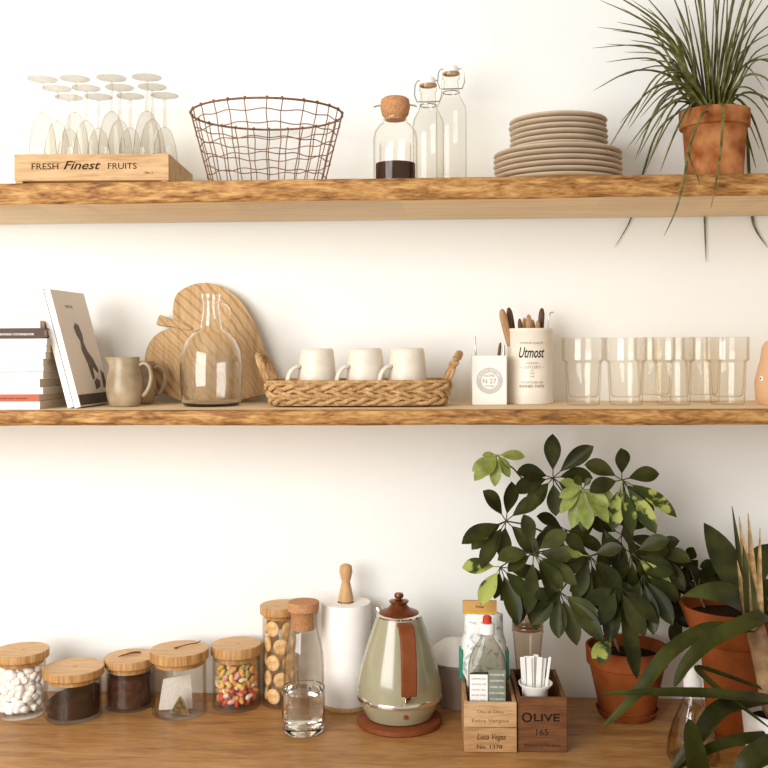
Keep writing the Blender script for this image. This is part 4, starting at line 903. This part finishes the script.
# cup of sachets, stack of cups
cx = 535.5; y = cb.y + .046; p = at(cx, 697, y); S = sc(p); z = lambda py: at(cx, py, y).z - FL
t = thing('white_cup', 'small white flared cup in the dark OLIVE crate', 'cup', (p.x, y, FL))
zr = max(z(687.5), hB - FL + .015); pr = [(9.5 / S, 0), (11.2 / S, zr * .5), (12.2 / S, hB - FL + .003), (16.8 / S, zr - .003), (17 / S, zr)]
b = MB(); b.lathe(shell(pr, .0022, .004), 48); b.build('cup', CERAM, t, angle=60)
SACH = pm('sachet_paper', 'f1efea', rough=.6, vary=.03)
for i, (tx, ty, bx, yo) in enumerate(((522.5, 657, 527, .004), (526.5, 656, 530, .009), (531.5, 656, 532, -.004), (536, 654.5, 533, .006), (540, 657, 535, -.003), (544, 658, 537, .004), (550, 657, 539.5, -.002), (529, 658, 531, -.008))):
    e = at(tx, ty, y + yo); s_ = at(bx, 700, y + yo * .7); s_.z = FL + .009
    ax = (e - s_).to_track_quat('Z', 'Y').to_matrix(); L = (e - s_).length; b = MB(); b.box((0, 0, L / 2), (.010 if i != 6 else .0055, .0016, L)); o = b.build('sachet', SACH, bevel=.0006, loc=s_); o.rotation_euler = ax.to_euler()
    o.rotation_euler = ((e - s_).to_track_quat('Z', 'X').to_matrix() @ Matrix.Rotation(0, 3, 'Z')).to_euler()
    dq = (e - s_).normalized(); xx = Vector((1, 0, 0)); xx = (xx - dq * xx.dot(dq)).normalized(); yv = dq.cross(xx); o.rotation_euler = Matrix((xx, yv, dq)).transposed().to_euler()
    tag(o, 'narrow white paper sachet standing upright in the white cup', 'sachet', 'white sachets in the cup')
o['label'] = 'narrow white paper sachet standing upright in the white cup'
cx = 528; y = cb.y + .128; p = at(cx, 690, y); S = sc(p); z = lambda py: at(cx, py, y).z - FL
CUPM = thin('cup_plastic', 'f2e8da', 'a5855f')
for k in range(4):
    zz0 = 0 if k == 0 else z(640) + (k - 1) * .0105; H_ = z(628) if k == 0 else .02
    if k == 0: pr = [(0, 0), (8.8 / S, 0), (11.2 / S, hB), (15.0 / S, z(632)), (15.8 / S, z(631)), (15.6 / S, z(629)), (0, z(629))]
    else: zz0 = z(628.6) + (k - 1) * .0075; pr = [(0, zz0), (15 / S, zz0), (15.2 / S, zz0 + .004), (15.8 / S, zz0 + .0045), (15.6 / S, zz0 + .0068), (0, zz0 + .0068)]
    b = MB(); b.lathe(pr, 40); o = b.build('paper_cup', CUPM, loc=(p.x, y, FL)); tag(o, 'clear tan plastic cup in the tall nested stack, ' + ('at the bottom', 'second', 'third', 'uppermost')[k], 'cup', 'nested clear cups behind the sachets')
# ------------------------------------------------------------------ plants
def pot(t, c, S, rows, mat, rim):   # rows: (half width px, height m) outside profile; rim = collar height
    r = [(h / S, z) for h, z in rows]
    b = MB(); top = r[-1]; b.lathe([(0, r[0][1])] + r + [(top[0] * .93, top[1]), (top[0] * .88, top[1] - .028), (0, top[1] - .029)], 56); b.build('pot', mat, t, bevel=.0015)
    b = MB(); b.lathe([(0, top[1] - .02), (top[0] * .5, top[1] - .021), (top[0] * .875, top[1] - .0255)], 40, fn=lambda a, z: 1 + .0 * a); b.build('soil', SOIL, t)
def saucer(c, r, h, label):
    b = MB(); b.lathe([(0, 0), (r * .86, 0), (r, h), (r * .94, h), (r * .895, .0045), (0, .0045)], 48); return tag(b.build('saucer', TERRA, loc=(c.x, c.y, E), bevel=.001), label, 'saucer')
obo = lambda W: (lambda q: W * max(.04, sin(pi * min(1, q ** 1.25)) ** .75) * (1 if q < .985 else .5))
elip = lambda W: (lambda q: W * max(.03, sin(pi * q) ** .8))

c = on(627, 711, 0); c.y = -.105; c = Vector((at(627, 711, c.y).x, c.y, 0)); S = sc(c); sz = .0052
saucer(c, 31 / S, .016, 'terracotta saucer under the variegated umbrella plant')
t = thing('potted_umbrella_plant', 'bushy variegated umbrella plant in a terracotta pot beside the OLIVE crate', 'plant', (c.x, c.y, sz))
zr = at(627, 645, c.y).z - sz
pot(t, c, S, [(26.5, 0), (37, zr - 18 / S), (39.5, zr - 17.5 / S), (40.5, zr)], TERRA, 0)
zs = zr - .02
def P(px, py, y): return at(px, py, y) - Vector((c.x, c.y, sz))
trunk = [Vector((.0, 0, zs - .01)), P(624, 600, c.y - .01), P(616, 560, c.y - .02), P(604, 530, c.y - .03)]
b = MB(); b.tube(trunk, [.006, .005, .0042, .003], 8)
tr2 = [Vector((.012, .01, zs - .01)), P(638, 610, c.y), P(640, 570, c.y - .01), P(628, 520, c.y - .02), P(622, 484, c.y - .03)]; b.tube(tr2, [.005, .0045, .004, .003, .002], 8)
tr3 = [Vector((-.012, -.01, zs - .01)), P(606, 610, c.y - .03), P(585, 570, c.y - .05), P(560, 540, c.y - .06)]; b.tube(tr3, [.005, .0042, .0035, .0025], 8)
b.build('stems', STEM, t, sub=1)
# whorls: centre px, distance y, list of (angle deg in the view, length px, material), width factor, joint on the stem
SG, S2, VA, YO = SAGE, SAGE2, VARI, YOUNG
WH = [
 ((506, 521), -.20, [(196, 51, SG), (128, 44, SG), (84, 42, SG), (215, 40, VA), (262, 36, SG), (318, 40, SG), (38, 44, SG), (236, 46, SG)], (560, 540)),
 ((553, 478), -.17, [(88, 46, SG), (40, 50, SG), (190, 42, SG), (160, 38, SG), (222, 42, SG), (270, 34, SG), (330, 36, SG), (12, 40, SG)], (575, 520)),
 ((500.5, 567), -.23, [(175, 36, VA), (232, 38, VA), (290, 50, SG), (320, 40, S2), (352, 42, SG), (262, 30, SG)], (548, 545)),
 ((534, 553), -.26, [(108, 42, S2), (178, 40, S2), (35, 40, S2), (258, 56, S2), (292, 50, S2), (332, 48, S2), (312, 42, S2), (205, 30, SG), (5, 36, SG)], (566, 556)),
 ((497, 455), -.15, [(172, 14, YO), (205, 26, YO), (225, 32, YO), (242, 24, YO), (262, 27, YO), (300, 22, YO), (5, 28, YO), (320, 18, YO)], (540, 500)),
 ((583, 489), -.21, [(250, 34, YO), (275, 36, YO), (222, 28, YO), (305, 36, YO), (330, 28, YO), (345, 32, YO), (190, 26, YO), (150, 24, YO), (60, 14, S2), (120, 20, S2)], (604, 530)),
 ((622, 480), -.20, [(97, 38, SG), (150, 40, SG), (12, 38, SG), (330, 54, VA), (300, 54, VA), (278, 50, VA), (250, 44, VA), (190, 34, SG), (315, 40, SG)], (628, 510)),
 ((590, 556), -.23, [(172, 36, VA), (240, 42, SG), (275, 48, SG), (298, 46, SG), (320, 40, SG), (20, 34, SG), (205, 32, SG), (140, 36, SG), (258, 50, SG)], (612, 560)),
 ((632, 553), -.19, [(30, 40, SG), (5, 38, SG), (335, 46, SG), (300, 50, SG), (270, 52, SG), (250, 48, SG), (150, 34, SG), (100, 32, SG), (318, 50, VA)], (636, 556)),
 ((560, 592), -.27, [(312, 54, SG), (288, 46, SG), (265, 40, SG), (222, 38, SG), (200, 34, SG), (332, 40, S2), (185, 28, SG)], (580, 575)),
 ((618, 586), -.25, [(262, 50, SG), (279, 82, SG), (298, 52, SG), (238, 40, SG), (320, 44, SG), (205, 34, SG)], (628, 575)),
 ((643, 575), -.22, [(300, 46, SG), (275, 52, SG), (325, 40, SG), (240, 44, SG), (10, 30, SG), (255, 56, SG)], (638, 575)),
 ((600, 522), -.13, [(20, 34, SG), (200, 34, SG), (290, 40, SG)], (606, 528)),
 ((575, 540), -.14, [(160, 34, SG), (240, 40, SG), (60, 34, SG)], (590, 560)),
 ((622, 535), -.13, [(80, 34, SG), (40, 34, SG), (350, 40, SG), (310, 40, SG), (260, 42, SG), (220, 40, SG), (150, 36, SG)], (622, 535)),
 ((566, 530), -.15, [(200, 38, SG), (245, 42, SG), (295, 42, SG), (340, 38, SG), (150, 34, SG)], (585, 545)),
 ((604, 574), -.20, [(240, 46, SG), (268, 54, SG), (298, 48, SG), (200, 38, SG), (325, 40, SG)], (614, 568)),
 ((652, 552), -.16, [(355, 34, SG), (318, 42, SG), (285, 46, SG), (250, 44, SG), (40, 30, SG)], (640, 560)),
 ((528, 582), -.21, [(205, 34, SG), (250, 42, SG), (285, 44, S2), (320, 38, S2)], (556, 565)),
 ((612, 634), -.22, [(222, 30, VA), (236, 30, VA)], (620, 615)),
]
for (px, py), yy, leaves, (jx, jy) in WH:
    ctr = P(px, py, yy); j = P(jx, jy, (yy + c.y) / 2); Sx = sc(at(px, py, yy))
    b = MB(); b.tube([j, j.lerp(ctr, .6) + Vector((0, 0, .008)), ctr], [.0022, .0017, .0015], 6)
    MT = [SG, S2, VA, YO]
    for a, L, mt in leaves:
        an = radians(a + R.uniform(-5, 5)); L = L / Sx * R.uniform(1.0, 1.1); tilt = R.uniform(-.35, .15) - (.15 if sin(an) < 0 else 0)
        d = (CX * cos(an) + CY * sin(an) + FW * tilt).normalized(); pl_ = L * (.18 if mt is not YO else .1)
        y0 = ctr + d * pl_; dr = R.uniform(.02, .14) + (.05 if abs(cos(an)) > .7 else 0)
        pts = [y0 + d * (L - pl_) * q / 9 + Vector((0, 0, -dr * (L) * (q / 9) ** 2)) for q in range(10)]
        pts = [Vector((q.x, min(q.y, -.012 - c.y), q.z)) for q in pts]
        b.mi = MT.index(mt)
        b.tube([ctr, y0 + d * .002], .0011, 5)
        W = L * (R.uniform(.41, .48) if mt is not YO else .42)
        W = min(W, .036)
        nh = -FW * .9 + Vector((0, 0, .55)) + CX * R.uniform(-.5, .5)
        b.blade(pts, obo(W), nh, R.uniform(.12, .4))
    b.build('leaf_whorl', MT, t, angle=80)

# big terracotta pot with broad leaves
c = on(735, 729, 0); c.y = -.205; c = Vector((at(735, 729, c.y).x, c.y, 0)); S = sc(c)
saucer(c, 33 / S, .012, 'terracotta saucer under the tall wide rimmed pot')
t = thing('potted_broadleaf_plant', 'dark broad leaved plant in the tall wide rimmed terracotta pot', 'plant', (c.x, c.y, sz))
zr = at(735, 604.5, c.y).z - sz; zk = at(735, 640, c.y).z - sz
pot(t, c, S, [(26, 0), (33.5, zk), (40, zk + .001), (53, zr - .003), (53.5, zr)], TERRA, 0)
P = lambda px, py, y: at(px, py, y) - Vector((c.x, c.y, sz))
zs = zr - .02
def bleaf(par, base, mid, tip, W, mt, nh=None, fold=.2, wf=None, name='leaf'):
    pts = []
    for i in range(13):
        q = i / 12; v = base * (1 - q) ** 2 + mid * 2 * q * (1 - q) + tip * q * q; pts.append(v)
    b = MB(); b.blade(pts, (wf or elip)(W), nh or (-FW + Vector((0, 0, .4))), fold); return b.build(name, mt, par, angle=80)
bleaf(t, P(741, 600, -.17), P(728, 560, -.15), P(704, 523, -.13), .062, SAGE, fold=.12)
bleaf(t, P(752, 600, -.15), P(748, 560, -.12), P(775, 545, -.10), .055, DARKL)
bleaf(t, P(735, 604, -.14), P(722, 580, -.10), P(712, 566, -.09), .06, DARKL)
bleaf(t, P(742, 602, -.14), P(740, 575, -.11), P(718, 556, -.08), .055, DARKL)
bleaf(t, P(748, 604, -.16), P(765, 590, -.14), P(780, 585, -.12), .05, DARKL)
bleaf(t, P(758, 622, -.22), P(735, 580, -.30), P(683, 596, -.30), .044, SAGE2, fold=.3)
b = MB(); rd = random.Random(5)
for i in range(80):
    px, py = rd.uniform(671, 716), rd.gauss(584, 17); py = max(560, min(620, py)); 
    if px > 700: py = min(py, 600)
    yy = rd.uniform(-.11, -.05); v = P(px, py, yy); an = rd.uniform(0, 2 * pi); d = (CX * cos(an) + CY * sin(an) + FW * rd.uniform(-.5, .3)).normalized(); L = rd.uniform(.03, .05)
    pts = [v + d * L * q / 5 + Vector((0, 0, -.2 * L * (q / 5) ** 2)) for q in range(6)]
    b.blade(pts, elip(L * .62), -FW + Vector((0, 0, .5)) + CX * rd.uniform(-.6, .6), .2)
b.build('trailing_foliage', DARKL, t, angle=80)
b = MB()
for (x1, y1) in ((680, 600), (690, 568), (682, 575), (684, 612), (700, 575)):
    b.tube([P(706, 606, -.14) + Vector((0, 0, -.012)), P(698, 592, -.13), P(x1, y1, -.09)], [.002, .0016, .001], 6)
b.build('trailing_stems', STEM, t)

# white pot with cane and strap leaves
c = on(786, 757, 0); c.y = -.40; c = Vector((at(786, 757, c.y).x, c.y, 0)); S = sc(c)
t = thing('potted_cane_plant', 'cane plant with long arching strap leaves in a white pot', 'plant', (c.x, c.y, E))
zr = at(786, 709, c.y).z - E; sz = E
pot(t, c, S, [(33, 0), (36, .004), (42, zr - .004), (42, zr)], pm('white_pot_glaze', 'e9e5df', rough=.35), 0)
P = lambda px, py, y: at(px, py, y) - Vector((c.x, c.y, E))
b = MB(); ct = [Vector((-.012, .012, zr - .035)), P(768, 690, -.37), P(763, 660, -.36), P(757, 635, -.35), P(753, 618, -.345)]
b.tube(ct, [.021, .019, .0185, .019, .018], 14); b.build('cane', CANE, t, sub=1)
for (bx, by, tx, ty, w, mt) in ((746, 622, 732, 506, .016, SAGE2), (750, 622, 739, 516, .02, DRY), (754, 620, 748, 513, .017, DRY), (760, 620, 760, 528, .012, DRY), (752, 624, 743, 545, .028, SAGE2), (758, 622, 752, 570, .03, SAGE2), (748, 622, 737, 560, .014, DRY), (762, 622, 757, 560, .018, SAGE2)):
    yb = R.uniform(-.36, -.33); b0, e = P(bx, by, yb), P(tx, ty, yb - .0); mid = b0.lerp(e, .5) + CX * R.uniform(-.003, .003)
    b = MB(); pts = [b0.lerp(mid, q / 4) for q in range(4)] + [mid.lerp(e, q / 5) for q in range(6)]
    b.blade(pts, (lambda w: lambda q: w * (1 - q ** 1.6) + .0012)(w), -FW, .5); b.build('leaf_sheath', mt, t, angle=80)
def strap(pts, W, mt=STRAP, nh=None, fold=.3):
    pts = [P(*q) for q in pts]; out = []; n = len(pts)
    for i in range(n - 1):
        a, b_, c_, d = pts[max(i - 1, 0)], pts[i], pts[i + 1], pts[min(i + 2, n - 1)]
        for k in range(6):
            u_ = k / 6; out.append(.5 * ((2 * b_) + (c_ - a) * u_ + (2 * a - 5 * b_ + 4 * c_ - d) * u_ * u_ + (3 * b_ - a - 3 * c_ + d) * u_ ** 3))
    out.append(pts[-1])
    b = MB(); b.blade(out, lambda q: W * (min(1, .55 + q * 2.5)) * max(0, 1 - q ** 4) ** .8 + .0008, nh or Vector((0, -.5, 1)), fold); return b.build('strap_leaf', mt, t, angle=80)
strap([(758, 626, -.36), (768, 616, -.40), (745, 625, -.45), (712, 641, -.48), (688, 663, -.49), (674, 687, -.49)], .036)
strap([(752, 630, -.35), (735, 630, -.40), (705, 632, -.44), (668, 655, -.46), (636, 696, -.47), (602, 729, -.47)], .034)
strap([(762, 690, -.36), (775, 700, -.42), (740, 697, -.47), (700, 694, -.50), (650, 693, -.50), (598, 694, -.49)], .026)
strap([(770, 700, -.40), (745, 703, -.45), (718, 712, -.49), (698, 738, -.51), (670, 772, -.51)], .036, DARKL)
strap([(700, 790, -.50), (697, 765, -.52), (692, 740, -.53), (689, 719, -.53)], .038, STRAP, Vector((0, -1, .2)))
strap([(785, 735, -.42), (768, 738, -.46), (738, 741, -.48), (705, 752, -.50), (672, 772, -.50)], .026)
strap([(765, 690, -.38), (700, 668, -.40), (712, 684, -.44), (735, 702, -.47), (772, 730, -.49)], .013)
strap([(790, 740, -.46), (768, 752, -.50), (750, 763, -.52), (735, 782, -.52)], .05, DARKL)
strap([(752, 632, -.35), (770, 622, -.38), (790, 640, -.42), (800, 690, -.44)], .034)

# bottle with a white pump cap behind the straps
cx = 693; y = -.335; p = at(cx, 760, y); S = sc(p); z = lambda py: at(cx, py, y).z
t = thing('oil_bottle', 'pear shaped glass bottle of yellow liquid with white cap behind strap leaves', 'bottle', (p.x, y, E))
pr = profile(cx, y, 0, [(24, 760), (26, 756), (24.5, 740), (19, 722), (12, 706), (8.5, 697), (7.8, 690)]); pr = [(a, max(0, q - pr[0][1])) for a, q in pr]
b = MB(); b.lathe(shell(pr, .0022, .005), 48); b.build('glass_body', THIN, t, angle=60)
zq = pr[-2][1]; b = MB(); b.lathe([(0, .0055), (pr[1][0] - .004, .0055)] + [(a - .0028, max(q, .006)) for a, q in pr[1:-2]] + [(0, pr[-3][1])], 40); b.build('yellow_liquid', thin('yellow_oil', 'f0e8c6', 'cbbb80'), t)
b = MB(); zt = pr[-1][1]; b.lathe([(0, zt), (8.8 / S, zt), (8.8 / S, zt + 9 / S), (6 / S, zt + 13 / S), (5 / S, zt + 22 / S), (0, zt + 22.5 / S)], 28); b.build('cap', WHITE, t)

# ------------------------------------------------------------------ light
sc_ = bpy.context.scene
w = bpy.data.worlds.new('world'); sc_.world = w; w.use_nodes = True
bg = w.node_tree.nodes['Background']; bg.inputs['Color'].default_value = (1.0, .93, .85, 1); bg.inputs['Strength'].default_value = WORLD_S
def area(name, loc, target, sx, sy, power, col):
    l = bpy.data.lights.new(name, 'AREA'); l.shape = 'RECTANGLE'; l.size, l.size_y = sx, sy; l.energy = power; l.color = col
    o = bpy.data.objects.new(name, l); COL.objects.link(o); o.location = loc; o.rotation_euler = (Vector(target) - Vector(loc)).to_track_quat('-Z', 'Y').to_euler(); return o
area('window_light', WIN_LOC, (-.1, 0, .75), 1.9, 1.8, WIN_P, (1, .99, .975))
vs = sc_.view_settings
sc_.display_settings.display_device = 'sRGB'; vs.view_transform = 'Standard'; vs.look = 'None'; vs.gamma = 1; vs.use_curve_mapping = False; vs.exposure = EXPO
sc_.cycles.transparent_max_bounces = 40; sc_.cycles.max_bounces = 16; sc_.cycles.transmission_bounces = 14; sc_.cycles.glossy_bounces = 6; sc_.cycles.use_denoising = True
